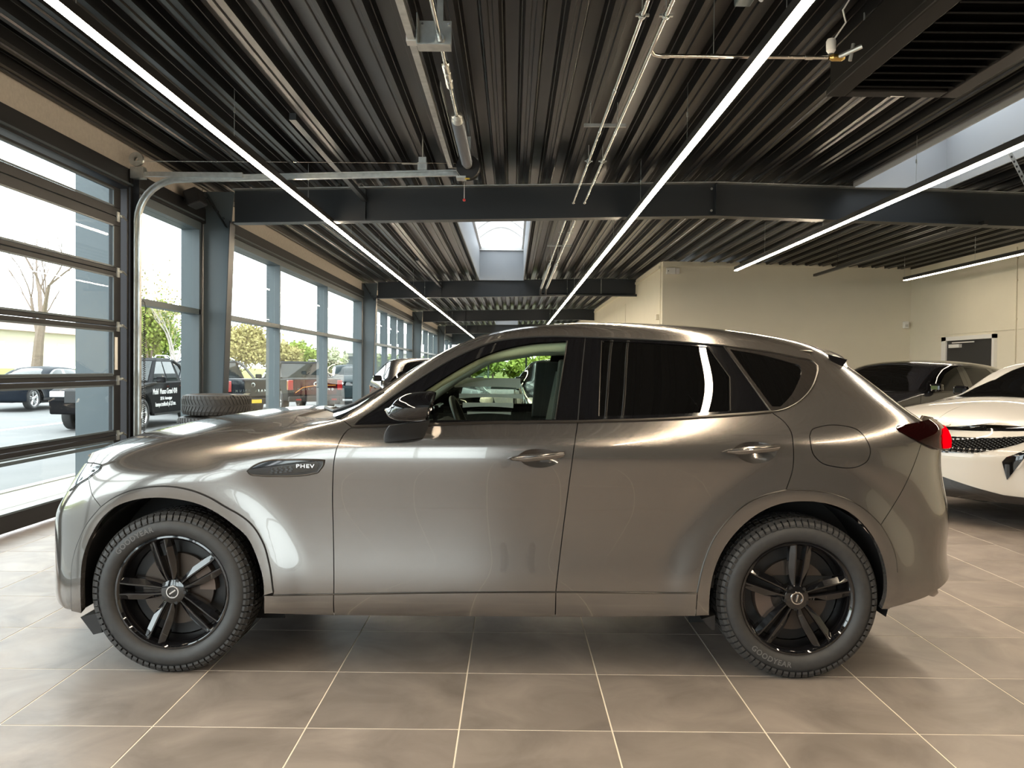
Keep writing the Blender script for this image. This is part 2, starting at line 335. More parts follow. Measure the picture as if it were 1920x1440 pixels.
LINES = {
 'flareFo_a': [3.048,1.529,3.084,1.918,3.097,2.271,3.099,2.589,3.097,2.863,3.094,3.1,3.092,3.32,3.09,3.525,3.091,3.719,3.099,3.906,3.118,4.088,3.144,4.248,3.177,4.405,3.216,4.558,3.26,4.706,3.306,4.845,3.357,4.981,3.411,5.111,3.469,5.236,3.531,5.356,3.602,5.476,3.678,5.59,3.754,5.704,3.827,5.826],
 'flareFo_b': [3.827,5.826,3.919,5.929,4.012,6.034,4.097,6.118,4.184,6.196,4.271,6.267,4.359,6.328,4.449,6.38,4.54,6.418,4.632,6.443,4.722,6.456,4.811,6.459,4.903,6.451,4.995,6.431,5.085,6.397,5.175,6.351,5.258,6.297,5.341,6.234,5.423,6.165,5.505,6.091,5.584,6.015,5.66,5.939,5.735,5.863,5.809,5.785,5.881,5.708,5.958,5.622,6.033,5.534,6.108,5.447,6.184,5.365,6.26,5.291,6.338,5.22,6.414,5.148,6.487,5.069,6.566,4.972,6.64,4.866,6.701,4.756,6.757,4.637,6.806,4.51,6.85,4.38,6.888,4.249,6.919,4.11,6.945,3.967,6.968,3.819,6.991,3.667,7.01,3.517,7.026,3.359,7.039,3.191,7.051,3.01,7.062,2.811,7.074,2.591],
 'flareFi': [3.344,1.399,3.373,1.777,3.384,2.11,3.387,2.418,3.386,2.692,3.383,2.931,3.38,3.14,3.38,3.33,3.382,3.502,3.384,3.667,3.389,3.826,3.399,3.981,3.417,4.132,3.444,4.289,3.479,4.443,3.519,4.592,3.565,4.736,3.614,4.874,3.668,5.01,3.726,5.142,3.789,5.267,3.857,5.382,3.925,5.478,3.998,5.569,4.073,5.651,4.15,5.722,4.248,5.789,4.351,5.837,4.455,5.87,4.557,5.893,4.649,5.904,4.742,5.903,4.834,5.893,4.925,5.876,5.017,5.852,5.108,5.82,5.199,5.782,5.288,5.741,5.379,5.696,5.469,5.649,5.558,5.597,5.646,5.539,5.732,5.476,5.815,5.405,5.897,5.329,5.977,5.249,6.057,5.166,6.14,5.074,6.221,4.976,6.301,4.876,6.371,4.79,6.44,4.702,6.506,4.609,6.565,4.508,6.615,4.397,6.658,4.277,6.696,4.149,6.731,4.017,6.764,3.883,6.796,3.739,6.826,3.588,6.853,3.429,6.875,3.26,6.891,3.079,6.9,2.893,6.905,2.686,6.908,2.456],
 'flareRo_a0': [13.785,1.514,13.784,1.892,13.786,2.225,13.79,2.526,13.795,2.792],
 'flareRo_a': [13.795,2.792,13.812,3.032,13.83,3.247,13.849,3.425,13.869,3.593,13.892,3.753,13.918,3.907,13.946,4.052,13.977,4.194,14.011,4.332,14.048,4.466,14.09,4.594,14.133,4.708,14.179,4.819,14.229,4.927,14.281,5.031,14.336,5.131,14.395,5.233,14.456,5.333,14.521,5.428,14.589,5.518,14.66,5.599,14.731,5.667,14.805,5.729,14.882,5.784,14.962,5.834,15.042,5.879,15.117,5.914,15.193,5.944,15.27,5.971,15.348,6.0],
 'flareRo_b': [15.348,6.0,15.431,5.999,15.514,5.999,15.597,6.0,15.681,5.998,15.764,5.993,15.848,5.983,15.93,5.969,16.013,5.953,16.095,5.933,16.176,5.907,16.257,5.875,16.345,5.833,16.433,5.784,16.52,5.729,16.605,5.667,16.689,5.599,16.764,5.531,16.838,5.458,16.911,5.379,16.982,5.296,17.05,5.209,17.129,5.096,17.207,4.979],
 'flareRo_c': [17.207,4.979,17.262,4.863,17.318,4.746,17.369,4.627,17.419,4.493,17.463,4.355,17.502,4.212,17.531,4.065,17.548,3.905,17.555,3.738,17.563,3.564],
 'flareRi': [14.012,1.565,14.008,1.858,14.006,2.124,14.006,2.371,14.008,2.595,14.013,2.799,14.024,3.014,14.037,3.209,14.055,3.388,14.076,3.554,14.102,3.706,14.131,3.853,14.165,3.994,14.201,4.129,14.242,4.258,14.283,4.373,14.328,4.485,14.376,4.593,14.426,4.697,14.48,4.797,14.535,4.893,14.593,4.983,14.653,5.071,14.715,5.155,14.78,5.234,14.848,5.307,14.917,5.373,14.991,5.434,15.067,5.489,15.146,5.538,15.227,5.579,15.309,5.612,15.394,5.637,15.482,5.652,15.571,5.661,15.66,5.665,15.753,5.664,15.847,5.659,15.941,5.646,16.035,5.626,16.126,5.597,16.213,5.562,16.299,5.521,16.385,5.472,16.468,5.415,16.547,5.349,16.632,5.264,16.713,5.167,16.791,5.062,16.864,4.95,16.932,4.834,16.989,4.726,17.041,4.613,17.09,4.494,17.134,4.371,17.174,4.245,17.209,4.116,17.237,3.989,17.262,3.857,17.283,3.72,17.298,3.577,17.309,3.428,17.314,3.271,17.314,3.087,17.31,2.885,17.297,2.664,17.275,2.441,17.247,2.201,17.221,1.941],
 'lamp_low': [3.366,8.494,3.416,8.264,3.406,8.145,3.361,8.069,3.303,8.009,3.251,7.943,3.197,7.839,3.141,7.737],
 'lamp_low2': [3.141,7.737,3.061,7.678,2.976,7.621,2.889,7.561,2.809,7.5,2.728,7.434,2.641,7.366,2.544,7.298,2.427,7.233],
 'lamp_top': [2.317,9.004,2.623,8.924,2.876,8.826,3.055,8.723,3.221,8.606,3.366,8.494],
 'bf': [3.141,7.737,3.344,7.28,3.456,6.935,3.543,6.607,3.641,6.298,3.74,6.043,3.827,5.826],
 'shut': [3.366,8.494,3.475,8.63,3.565,8.783,3.64,8.946,3.702,9.113,3.757,9.275,3.813,9.426,3.874,9.567,3.938,9.702,4.005,9.832,4.078,9.956,4.157,10.073,4.241,10.181,4.329,10.278,4.421,10.361,4.519,10.424,4.623,10.464,4.73,10.485,4.84,10.491,4.952,10.486,5.065,10.472,5.178,10.455,5.291,10.435,5.405,10.407,5.522,10.367,5.64,10.325,5.758,10.286,5.868,10.25,5.979,10.21,6.093,10.166,6.207,10.122,6.321,10.08,6.433,10.044,6.544,10.016,6.656,9.978,6.771,9.925,6.88,9.888,6.978,9.901,7.059,10.013,7.138,10.268,7.158,10.79,7.128,11.404,7.09,12.039],
 'fend_back': [7.09,12.039,7.207,12.055,7.323,12.079,7.441,12.1,7.559,12.104,7.677,12.07,7.788,11.969,7.884,11.778,7.96,11.491,8.03,11.057,8.181,10.177],
 'cowl_up': [8.181,10.177,8.296,9.232,8.386,8.818],
 'fd_front': [8.386,8.818,8.316,8.636,8.26,8.383,8.217,8.11,8.177,7.82,8.145,7.531,8.127,7.294,8.113,7.065,8.101,6.841,8.094,6.628,8.089,6.427,8.086,6.236,8.082,6.057,8.079,5.893,8.077,5.735,8.076,5.584,8.077,5.436,8.078,5.291,8.08,5.148,8.082,5.005,8.085,4.864,8.087,4.722,8.09,4.58,8.092,4.447,8.094,4.314,8.097,4.179,8.1,4.043,8.102,3.904,8.105,3.763,8.107,3.618,8.11,3.457,8.111,3.287,8.113,3.107,8.114,2.911,8.114,2.693,8.114,2.45],
 'sill_c1': [7.073,2.456,7.163,2.457,7.252,2.455,7.339,2.452,7.426,2.448,7.512,2.444,7.599,2.442,7.684,2.443,7.77,2.448,7.857,2.455,7.943,2.462,8.029,2.47,8.114,2.477],
 'sill_c2': [8.114,2.477,8.195,2.484,8.276,2.49,8.356,2.497,8.436,2.504,8.515,2.51,8.594,2.517,8.673,2.524,8.751,2.531,8.828,2.537,8.905,2.544,8.981,2.55,9.057,2.557,9.132,2.563,9.206,2.569,9.28,2.575,9.354,2.581,9.427,2.587,9.5,2.592,9.573,2.598,9.645,2.603,9.717,2.608,9.789,2.613,9.862,2.618,9.933,2.622,10.005,2.627,10.076,2.631,10.148,2.635,10.22,2.638,10.291,2.642,10.363,2.646,10.434,2.649,10.506,2.652,10.578,2.655,10.649,2.659,10.721,2.662,10.792,2.665,10.864,2.668,10.936,2.671,11.007,2.674,11.079,2.677,11.15,2.679,11.222,2.682,11.294,2.685,11.365,2.688,11.437,2.692,11.508,2.695,11.58,2.698],
 'sill_c3': [11.58,2.698,11.654,2.699,11.729,2.699,11.804,2.7,11.878,2.701,11.953,2.701,12.027,2.702,12.102,2.703,12.177,2.703,12.251,2.704,12.326,2.705,12.401,2.705,12.477,2.706,12.552,2.707,12.628,2.707,12.704,2.708,12.78,2.708,12.856,2.709,12.933,2.709,13.01,2.71,13.088,2.71,13.166,2.712,13.244,2.717,13.322,2.723,13.4,2.732,13.478,2.741,13.556,2.75,13.635,2.758,13.715,2.764,13.796,2.768],
 'fd_split': [11.897,8.811,11.884,8.609,11.871,8.378,11.858,8.124,11.847,7.863,11.835,7.612,11.825,7.374,11.815,7.152,11.806,6.958,11.797,6.776,11.789,6.605,11.781,6.441,11.773,6.284,11.765,6.132,11.757,5.985,11.749,5.833,11.74,5.686,11.732,5.541,11.723,5.398,11.714,5.256,11.706,5.116,11.697,4.977,11.688,4.837,11.68,4.698,11.671,4.558,11.663,4.417,11.655,4.282,11.647,4.146,11.639,4.008,11.632,3.867,11.624,3.724,11.617,3.576,11.609,3.423,11.602,3.261,11.595,3.09,11.587,2.904,11.58,2.698],
 'dlo_f': [8.386,8.818,8.454,9.195,8.512,9.493,8.572,9.765,8.631,10.001,8.689,10.205,8.748,10.392,8.81,10.558,8.877,10.685,8.948,10.781,9.021,10.855,9.095,10.912,9.168,10.956,9.243,10.992,9.315,11.02,9.387,11.045,9.46,11.067,9.532,11.087,9.605,11.105,9.677,11.122,9.75,11.138,9.832,11.157,9.915,11.178,9.998,11.201,10.082,11.225,10.166,11.248,10.25,11.268,10.323,11.285,10.396,11.303,10.469,11.32,10.542,11.336,10.615,11.351,10.703,11.369,10.792,11.387,10.88,11.402,10.968,11.409,11.041,11.405,11.113,11.394,11.185,11.379,11.256,11.362,11.327,11.346,11.398,11.334,11.473,11.322,11.547,11.31,11.621,11.297,11.693,11.284,11.765,11.27,11.837,11.257,11.907,11.245,11.982,11.231,12.055,11.215,12.128,11.197,12.2,11.181,12.272,11.166,12.344,11.155],
 'dlo_r': [12.344,11.155,12.418,11.144,12.493,11.134,12.567,11.125,12.638,11.118,12.709,11.111,12.781,11.106,12.853,11.101,12.926,11.096,13.0,11.092,13.074,11.088,13.148,11.085,13.224,11.082,13.3,11.078,13.377,11.075,13.452,11.072,13.528,11.068,13.604,11.064,13.681,11.061,13.759,11.057,13.837,11.054,13.916,11.051,13.996,11.049,14.077,11.047,14.158,11.046,14.24,11.046,14.322,11.048,14.406,11.051,14.491,11.055],
 'dlo_q': [14.491,11.055,14.572,11.048,14.655,11.044,14.738,11.041,14.824,11.04,14.91,11.039,14.999,11.039,15.088,11.039,15.18,11.039,15.273,11.038,15.374,11.036,15.477,11.034,15.583,11.032,15.691,11.032,15.802,11.033,15.915,11.037,16.025,11.057,16.141,11.092,16.254,11.108,16.348,11.067,16.444,10.889,16.419,10.678,16.341,10.437,16.259,10.229,16.187,10.07,16.11,9.926,16.029,9.797,15.947,9.682,15.847,9.56,15.743,9.451,15.638,9.357,15.535,9.277,15.453,9.224,15.371,9.18,15.289,9.147,15.217,9.131,15.144,9.12],
 'belt_r': [15.144,9.12,15.059,9.108,14.974,9.096,14.89,9.084,14.807,9.072,14.725,9.06,14.635,9.048,14.547,9.036,14.458,9.024,14.371,9.013,14.284,9.002,14.197,8.991,14.111,8.981,14.025,8.97,13.939,8.96,13.854,8.95,13.769,8.941,13.685,8.932,13.601,8.923,13.517,8.914,13.434,8.906,13.352,8.898,13.27,8.89,13.19,8.883,13.11,8.877,13.031,8.871,12.953,8.865,12.875,8.86,12.798,8.856,12.721,8.851,12.645,8.847,12.569,8.844,12.494,8.84,12.418,8.837,12.344,8.833,12.269,8.83,12.194,8.826,12.12,8.823,12.046,8.819,11.971,8.815,11.897,8.811],
 'belt_f': [11.897,8.811,11.825,8.81,11.753,8.809,11.681,8.809,11.608,8.809,11.536,8.809,11.464,8.809,11.392,8.809,11.32,8.809,11.248,8.81,11.175,8.81,11.103,8.811,11.031,8.811,10.959,8.811,10.886,8.812,10.814,8.812,10.742,8.812,10.67,8.812,10.597,8.811,10.525,8.811,10.453,8.81,10.381,8.809,10.309,8.808,10.237,8.807,10.165,8.806,10.093,8.805,10.02,8.804,9.948,8.803,9.876,8.802,9.804,8.801,9.732,8.801,9.659,8.8,9.587,8.801,9.515,8.801,9.443,8.801,9.37,8.801,9.297,8.802,9.224,8.802,9.15,8.802,9.076,8.802,9.002,8.801,8.927,8.801,8.851,8.8,8.775,8.8,8.698,8.8,8.621,8.802,8.543,8.805,8.465,8.81,8.386,8.818],
 'b_split': [12.344,11.155,12.298,10.968,12.256,10.814,12.216,10.678,12.178,10.553,12.142,10.435,12.108,10.321,12.077,10.211,12.048,10.102,12.022,9.993,11.998,9.88,11.978,9.765,11.961,9.648,11.946,9.529,11.933,9.405,11.923,9.275,11.914,9.136,11.905,8.984,11.897,8.811],
 'q_split': [14.491,11.055,14.526,10.9,14.563,10.764,14.599,10.638,14.636,10.52,14.674,10.407,14.712,10.297,14.751,10.189,14.791,10.083,14.829,9.982,14.867,9.88,14.906,9.779,14.946,9.676,14.985,9.572,15.025,9.465,15.065,9.355,15.105,9.241,15.144,9.12],
 'rd_rear': [15.144,9.12,15.205,9.034,15.269,8.944,15.328,8.844,15.378,8.72,15.426,8.542,15.463,8.332,15.481,8.069,15.485,7.786,15.486,7.513,15.489,7.285,15.49,7.073,15.486,6.878,15.476,6.7,15.458,6.548,15.433,6.405,15.405,6.267,15.375,6.132,15.348,6.0],
 'qb': [18.358,7.652,18.303,7.431,18.252,7.23,18.198,7.05,18.14,6.888,18.076,6.729,18.011,6.579,17.947,6.436,17.884,6.299,17.822,6.166,17.762,6.036,17.698,5.902,17.635,5.77,17.571,5.642,17.505,5.516,17.446,5.406,17.386,5.298,17.325,5.192,17.265,5.086,17.207,4.979],
 'tl_low': [17.848,8.413,17.933,8.293,18.019,8.169,18.108,8.044,18.229,7.887,18.364,7.729],
 'tl_low2': [18.364,7.729,18.467,7.631,18.584,7.537,18.763,7.432,19.003,7.323],
 'tl_top': [17.848,8.413,17.809,8.604,17.887,8.708,18.046,8.769,18.213,8.822,18.376,8.879,18.553,8.922,18.761,8.957,19.064,8.991],
 'fuel': [15.81,8.09,15.828,8.204,15.846,8.315,15.872,8.406,15.922,8.479,15.984,8.521,16.047,8.555,16.103,8.585,16.161,8.608,16.219,8.623,16.278,8.631,16.337,8.633,16.396,8.629,16.454,8.62,16.511,8.605,16.567,8.585,16.617,8.565,16.667,8.542,16.717,8.513,16.763,8.475,16.805,8.424,16.848,8.343,16.886,8.244,16.92,8.132,16.947,8.014,16.969,7.902,16.988,7.781,17.004,7.656,17.014,7.533,17.016,7.413,17.009,7.302,16.99,7.175,16.961,7.054,16.923,6.955,16.88,6.891,16.831,6.84,16.781,6.797,16.733,6.763,16.684,6.738,16.633,6.722,16.582,6.712,16.529,6.709,16.477,6.711,16.424,6.718,16.372,6.728,16.32,6.741,16.27,6.757,16.22,6.774,16.164,6.793,16.109,6.818,16.056,6.855,16.013,6.904,15.971,6.967,15.932,7.042,15.898,7.125,15.869,7.215,15.847,7.314,15.833,7.426,15.824,7.549,15.82,7.68,15.817,7.817,15.815,7.955,15.81,8.09],
 'pillar': [8.181,10.177,8.193,11.15,8.295,11.46,8.393,11.637,8.486,11.76,8.574,11.854,8.66,11.931,8.743,11.998,8.83,12.065,8.916,12.133,9.002,12.202,9.088,12.271,9.175,12.337,9.266,12.398,9.358,12.458,9.452,12.53,9.549,12.643],
 'flareRo_d': [17.563,3.564,17.561,3.416,17.561,3.259,17.558,3.093,17.547,2.917,17.517,2.692,17.477,2.449,17.434,2.183,17.398,1.891],
 'rb_bot': [17.398,1.891,17.504,1.939,17.613,1.98,17.726,2.014,17.844,2.039,17.955,2.048,18.072,2.041,18.193,2.025,18.316,2.012,18.439,2.016,19.097,0.594,18.733,2.142,18.911,2.172],
 'fb_bot': [3.048,1.529,2.898,1.539,2.712,1.538,2.476,1.696],
 'redblk': [19.8,8.35,19.199,8.351,18.988,8.034,18.953,7.705,18.991,7.406],
 'pockF': [10.967,7.127,11.03,7.257,11.095,7.372,11.16,7.429,11.229,7.455,11.297,7.461,11.365,7.452,11.433,7.424,11.499,7.371,11.571,7.304,11.621,7.199,11.616,7.049,11.59,6.904,11.532,6.798,11.461,6.736,11.396,6.698,11.327,6.685,11.259,6.693,11.172,6.733,11.089,6.816,11.026,6.956,10.967,7.127],
 'pockR': [14.372,7.44,14.446,7.576,14.524,7.696,14.606,7.764,14.693,7.795,14.781,7.801,14.861,7.788,14.942,7.753,15.019,7.694,15.111,7.613,15.173,7.488,15.168,7.307,15.133,7.134,15.056,6.999,14.959,6.92,14.888,6.884,14.813,6.87,14.74,6.878,14.667,6.911,14.596,6.967,14.531,7.045,14.473,7.156,14.422,7.294,14.372,7.44],
 'wind_low': [7.537,12.199,7.566,12.797,7.543,13.475,7.423,14.399],
 'v1': [6.568,6.904,6.616,7.015,6.666,7.114,6.711,7.18,6.76,7.231,6.809,7.271,6.859,7.302,6.91,7.325,6.955,7.337,7.001,7.34,7.048,7.335,7.095,7.323,7.142,7.307,7.189,7.289,7.236,7.269,7.283,7.251,7.329,7.235,7.373,7.221,7.417,7.206,7.462,7.191,7.506,7.175,7.55,7.159,7.593,7.142,7.637,7.126,7.681,7.11,7.724,7.095,7.767,7.079,7.81,7.063,7.853,7.048,7.896,7.033,7.939,7.02],
 'v2': [7.939,7.02,7.93,6.875,7.913,6.772,7.886,6.681,7.856,6.594,7.828,6.508],
 'v3': [7.828,6.508,7.779,6.488,7.729,6.468,7.68,6.45,7.636,6.438,7.591,6.43,7.546,6.424,7.501,6.421,7.456,6.42,7.411,6.422,7.365,6.425,7.32,6.43,7.274,6.437,7.228,6.445,7.182,6.453,7.136,6.463,7.089,6.472,7.039,6.481,6.988,6.49,6.936,6.501,6.885,6.515,6.834,6.536,6.783,6.565,6.735,6.59,6.686,6.614,6.64,6.657,6.602,6.741,6.568,6.904],
 'g_f': [9.618,9.044,9.618,9.236,9.618,9.419,9.621,9.598,9.626,9.783,9.634,9.969,9.645,10.158],
 'g_f2': [9.645,10.158,9.572,10.232,9.499,10.316],
 'g_f3': [9.499,10.316,9.576,10.374,9.654,10.428,9.733,10.478,9.813,10.524,9.893,10.566,9.967,10.603,10.042,10.639,10.117,10.675,10.193,10.709,10.269,10.741,10.341,10.771,10.414,10.801,10.487,10.83,10.56,10.857,10.634,10.881,10.724,10.908,10.814,10.932,10.904,10.953,10.994,10.972,11.076,10.987,11.157,10.999,11.238,11.009,11.319,11.018,11.399,11.026,11.478,11.031,11.556,11.033,11.633,11.033,11.71,11.032,11.786,11.03,11.861,11.03,11.924,11.029,11.987,11.028,12.05,11.028],
 'g_f4': [12.05,11.028,11.998,10.857,11.949,10.708,11.902,10.573,11.858,10.447,11.816,10.325,11.777,10.207,11.741,10.09,11.709,9.974,11.68,9.857,11.654,9.738,11.632,9.617,11.613,9.493,11.595,9.364,11.58,9.227,11.566,9.08,11.552,8.916],
 'g_f5': [11.552,8.916,11.477,8.916,11.401,8.916,11.325,8.917,11.249,8.917,11.173,8.918,11.098,8.919,11.022,8.92,10.946,8.921,10.87,8.923,10.794,8.925,10.718,8.928,10.642,8.931,10.566,8.935,10.494,8.939,10.421,8.944,10.348,8.949,10.275,8.955,10.202,8.962,10.129,8.969,10.056,8.977,9.984,8.986,9.911,8.996,9.838,9.007,9.765,9.018,9.691,9.031,9.618,9.044],
 'g_r': [12.55,11.005,12.621,10.997,12.692,10.991,12.763,10.985,12.835,10.98,12.908,10.976,12.981,10.973,13.055,10.969,13.13,10.967,13.205,10.964,13.281,10.961,13.358,10.959,13.432,10.956,13.506,10.954,13.581,10.951,13.657,10.949,13.733,10.947,13.81,10.946,13.887,10.945,13.965,10.944,14.044,10.945,14.124,10.946,14.204,10.948],
 'g_r2': [14.204,10.948,14.24,10.799,14.277,10.664,14.314,10.539,14.353,10.42,14.393,10.304,14.434,10.191,14.476,10.079],
 'g_r3': [14.476,10.079,14.462,9.953,14.449,9.828,14.437,9.702,14.426,9.575,14.415,9.444,14.406,9.308,14.397,9.164],
 'g_r4': [14.397,9.164,14.31,9.157,14.224,9.15,14.138,9.142,14.052,9.135,13.967,9.127,13.882,9.12,13.797,9.112,13.713,9.105,13.629,9.098,13.545,9.091,13.462,9.084,13.38,9.078,13.298,9.072,13.218,9.067,13.138,9.062,13.059,9.057,12.981,9.053,12.903,9.048,12.826,9.044,12.749,9.041,12.673,9.037,12.597,9.033,12.521,9.03,12.446,9.026,12.371,9.022,12.297,9.018,12.222,9.015],
 'g_r5': [12.222,9.015,12.227,9.16,12.233,9.294,12.24,9.42,12.249,9.54,12.26,9.656,12.273,9.77,12.289,9.881,12.307,9.991,12.329,10.103,12.354,10.215,12.382,10.328,12.411,10.446,12.443,10.568,12.476,10.698,12.512,10.841,12.55,11.005],
 'g_q': [14.592,10.925,14.682,10.911,14.773,10.899,14.866,10.89,14.961,10.88,15.057,10.871,15.155,10.859,15.254,10.846,15.352,10.83,15.451,10.811,15.551,10.791,15.653,10.77,15.757,10.751,15.862,10.733,15.971,10.718],
 'g_q1': [15.971,10.718,15.996,10.575,15.963,10.368,15.879,10.16,15.789,9.976,15.716,9.832,15.639,9.697,15.559,9.574,15.486,9.478,15.411,9.388,15.338,9.298],
 'g_q2': [15.338,9.298,15.183,9.295],
 'g_q3': [15.183,9.295,15.141,9.409,15.099,9.519,15.056,9.626,15.014,9.732,14.972,9.835,14.931,9.939,14.89,10.042,14.849,10.145,14.811,10.246,14.773,10.348,14.736,10.453,14.699,10.561,14.663,10.674,14.627,10.794,14.592,10.925],
 'sb1': [6.888,1.34,6.979,1.331,7.069,1.319,7.157,1.301,7.243,1.278,7.329,1.251,7.413,1.223,7.498,1.196,7.583,1.17,7.668,1.149,7.755,1.136,7.842,1.129,7.929,1.122,8.016,1.116,8.103,1.109],
 'sb2': [8.103,1.109,8.184,1.11,8.265,1.11,8.345,1.111,8.426,1.112,8.505,1.113,8.585,1.113,8.663,1.114,8.742,1.114,8.819,1.115,8.896,1.115,8.973,1.116,9.049,1.116,9.124,1.116,9.199,1.117,9.273,1.117,9.347,1.117,9.421,1.118,9.494,1.118,9.567,1.119,9.64,1.12,9.712,1.121,9.785,1.122,9.857,1.124,9.932,1.125,10.007,1.127,10.082,1.129,10.157,1.132,10.232,1.134,10.307,1.137,10.382,1.14,10.457,1.142,10.532,1.145,10.607,1.149,10.682,1.152,10.757,1.155,10.831,1.158,10.906,1.162,10.981,1.165,11.056,1.168,11.131,1.171,11.206,1.175,11.281,1.178,11.356,1.181,11.431,1.184,11.506,1.187,11.58,1.189],
 'sb3': [11.58,1.189,11.656,1.195,11.732,1.199,11.807,1.204,11.883,1.208,11.958,1.213,12.034,1.217,12.11,1.221,12.185,1.226,12.261,1.23,12.337,1.235,12.413,1.24,12.489,1.246,12.566,1.251,12.643,1.257,12.72,1.264,12.794,1.27,12.869,1.277,12.944,1.285,13.02,1.292,13.096,1.3,13.173,1.31,13.249,1.326,13.325,1.346,13.401,1.369,13.477,1.394,13.553,1.418,13.63,1.44,13.708,1.459,13.786,1.473],
}
# ---------------------------------------------------------------- the hall
XL, XR, YB, YF = -4.13, 9.10, -6.0, 57.0       # glazed wall, right wall, wall behind, far end
RIDGE = 2.68
def roof_z(x): return 3.925-.0245*abs(x-RIDGE)  # underside of the roof deck
# floor: grout bed, tiles set in it
floor = struct('floor', MB().box((XL-.25,YB,-.15),(XR+.1,YF,-.0016)), M['grout'], label='grey brown porcelain tiled showroom floor with beige grout')
TS = .6; TX0, TY0 = -.794, 3.22
tb = MB().cbox((0,0,-.005),(TS-.006,TS-.006,.010)); tile_me = tb.mesh('tile', bevel=.0012); tile_me.materials.append(M['tile'])
cells = []
for i in range(-6,18):
    for j in range(-16,91):
        cx, cyy = TX0+TS*(i+.5), TY0+TS*(j+.5)
        if cx < XL-.15 or cx > XR: continue
        inview = cyy > 2.5 and abs(cx) < .63*cyy+.5
        cells.append((0 if inview else 1, cyy, cx))
cells.sort()
rest = MB()
for n,(o,cyy,cx) in enumerate(cells):
    if n < 295 and o == 0: link('tile', tile_me, None, floor, (cx,cyy,0))
    else: rest.cbox((cx,cyy,-.005),(TS-.006,TS-.006,.010))
part('tile_field', rest, M['tile'], floor, kind='stuff')
# steel frame lines
BEAM_Y = [-.6, 11.1, 22.9, 34.4, 46.0]
# ceiling: trapezoidal deck sheets, two ribs of .3 m each, laid along the hall
ceiling = struct('ceiling', label='black trapezoidal steel roof deck')
def deck_mesh(L, side):
    prof = []                                   # across one sheet, from the ridge side outwards
    D = .125
    for r in range(2):
        o = r*.3
        prof += [(o+.0,D),(o+.055,D),(o+.072,.080),(o+.079,.078),(o+.098,0),(o+.135,0),(o+.143,.014),(o+.167,.014),(o+.175,0),(o+.212,0),(o+.231,.078),(o+.238,.080),(o+.255,D)]
    prof.append((.6,D))
    pts = [[(side*a, y, z-.0245*a) for a,z in prof] for y in (0,L)]
    mb = MB().grid(pts); me = mb.mesh('deck_sheet'); 
    me.materials.append(M['deck']); return me
bays = [(YB,-.6),(-.6,11.1),(11.1,22.9),(22.9,34.4),(34.4,46.0),(46.0,YF)]
SKY = {2:[(-.92,.28,13.6,22.75)], 1:[(4.48,5.68,5.6,10.95)], 4:[(-.92,.28,38.0,45.8)], 0:[]}
for bi,(y0,y1) in enumerate(bays):
    me = {s: deck_mesh(y1-y0, s) for s in (1,-1)}; cut = {}
    for s in (1,-1):
        for k in range(12):
            a0, a1 = RIDGE+s*.6*k, RIDGE+s*.6*(k+1); lo, hi = min(a0,a1), max(a0,a1)
            if lo > XR+.1 or hi < XL-.3: continue
            if y0 >= 34 and lo > 3.6: continue
            sk = [q for q in SKY.get(bi,[]) if lo >= q[0]-.05 and hi <= q[1]+.05]
            if not sk: link('deck_sheet', me[s], None, ceiling, (a0,y0,roof_z(a0)))
            else:
                q = sk[0]
                if q[2]-y0 > .3:
                    c = cut.get((s,q[2]-y0)) or cut.setdefault((s,q[2]-y0), deck_mesh(q[2]-y0, s)); link('deck_sheet', c, None, ceiling, (a0,y0,roof_z(a0)))
                if y1-q[3] > .05:
                    c = cut.get((s,y1-q[3])) or cut.setdefault((s,y1-q[3]), deck_mesh(y1-q[3], s)); link('deck_sheet', c, None, ceiling, (a0,q[3],roof_z(a0)))
# dark roof build-up above the deck keeps daylight out around the rooflights
rf = MB()
for bi,(y0,y1) in enumerate(bays):
    q = SKY.get(bi,[])
    for s in (1,-1):
        xa, xb = (RIDGE, XR+.4) if s > 0 else (XL-.5, RIDGE)
        q = [(a-.03,b_+.03,c_-.03,d+.03) for a,b_,c_,d in SKY.get(bi,[])]
        def slab(u0,u1,v0,v1):
            if u1-u0 > .01 and v1-v0 > .01:
                z0,z1 = roof_z(u0)+.135, roof_z(u1)+.135
                rf.add([(u0,v0,z0),(u1,v0,z1),(u1,v1,z1),(u0,v1,z0),(u0,v0,z0+.2),(u1,v0,z1+.2),(u1,v1,z1+.2),(u0,v1,z0+.2)],[(0,3,2,1),(4,5,6,7),(0,1,5,4),(1,2,6,5),(2,3,7,6),(3,0,4,7)])
        h = [k for k in q if k[0] >= xa and k[1] <= xb]
        if h:
            k = h[0]; slab(xa,k[0],y0,y1); slab(k[1],xb,y0,y1); slab(k[0],k[1],y0,k[2]); slab(k[0],k[1],k[3],y1)
        else: slab(xa,xb,y0,y1)
part('roof_slab', rf, M['deck'], ceiling)
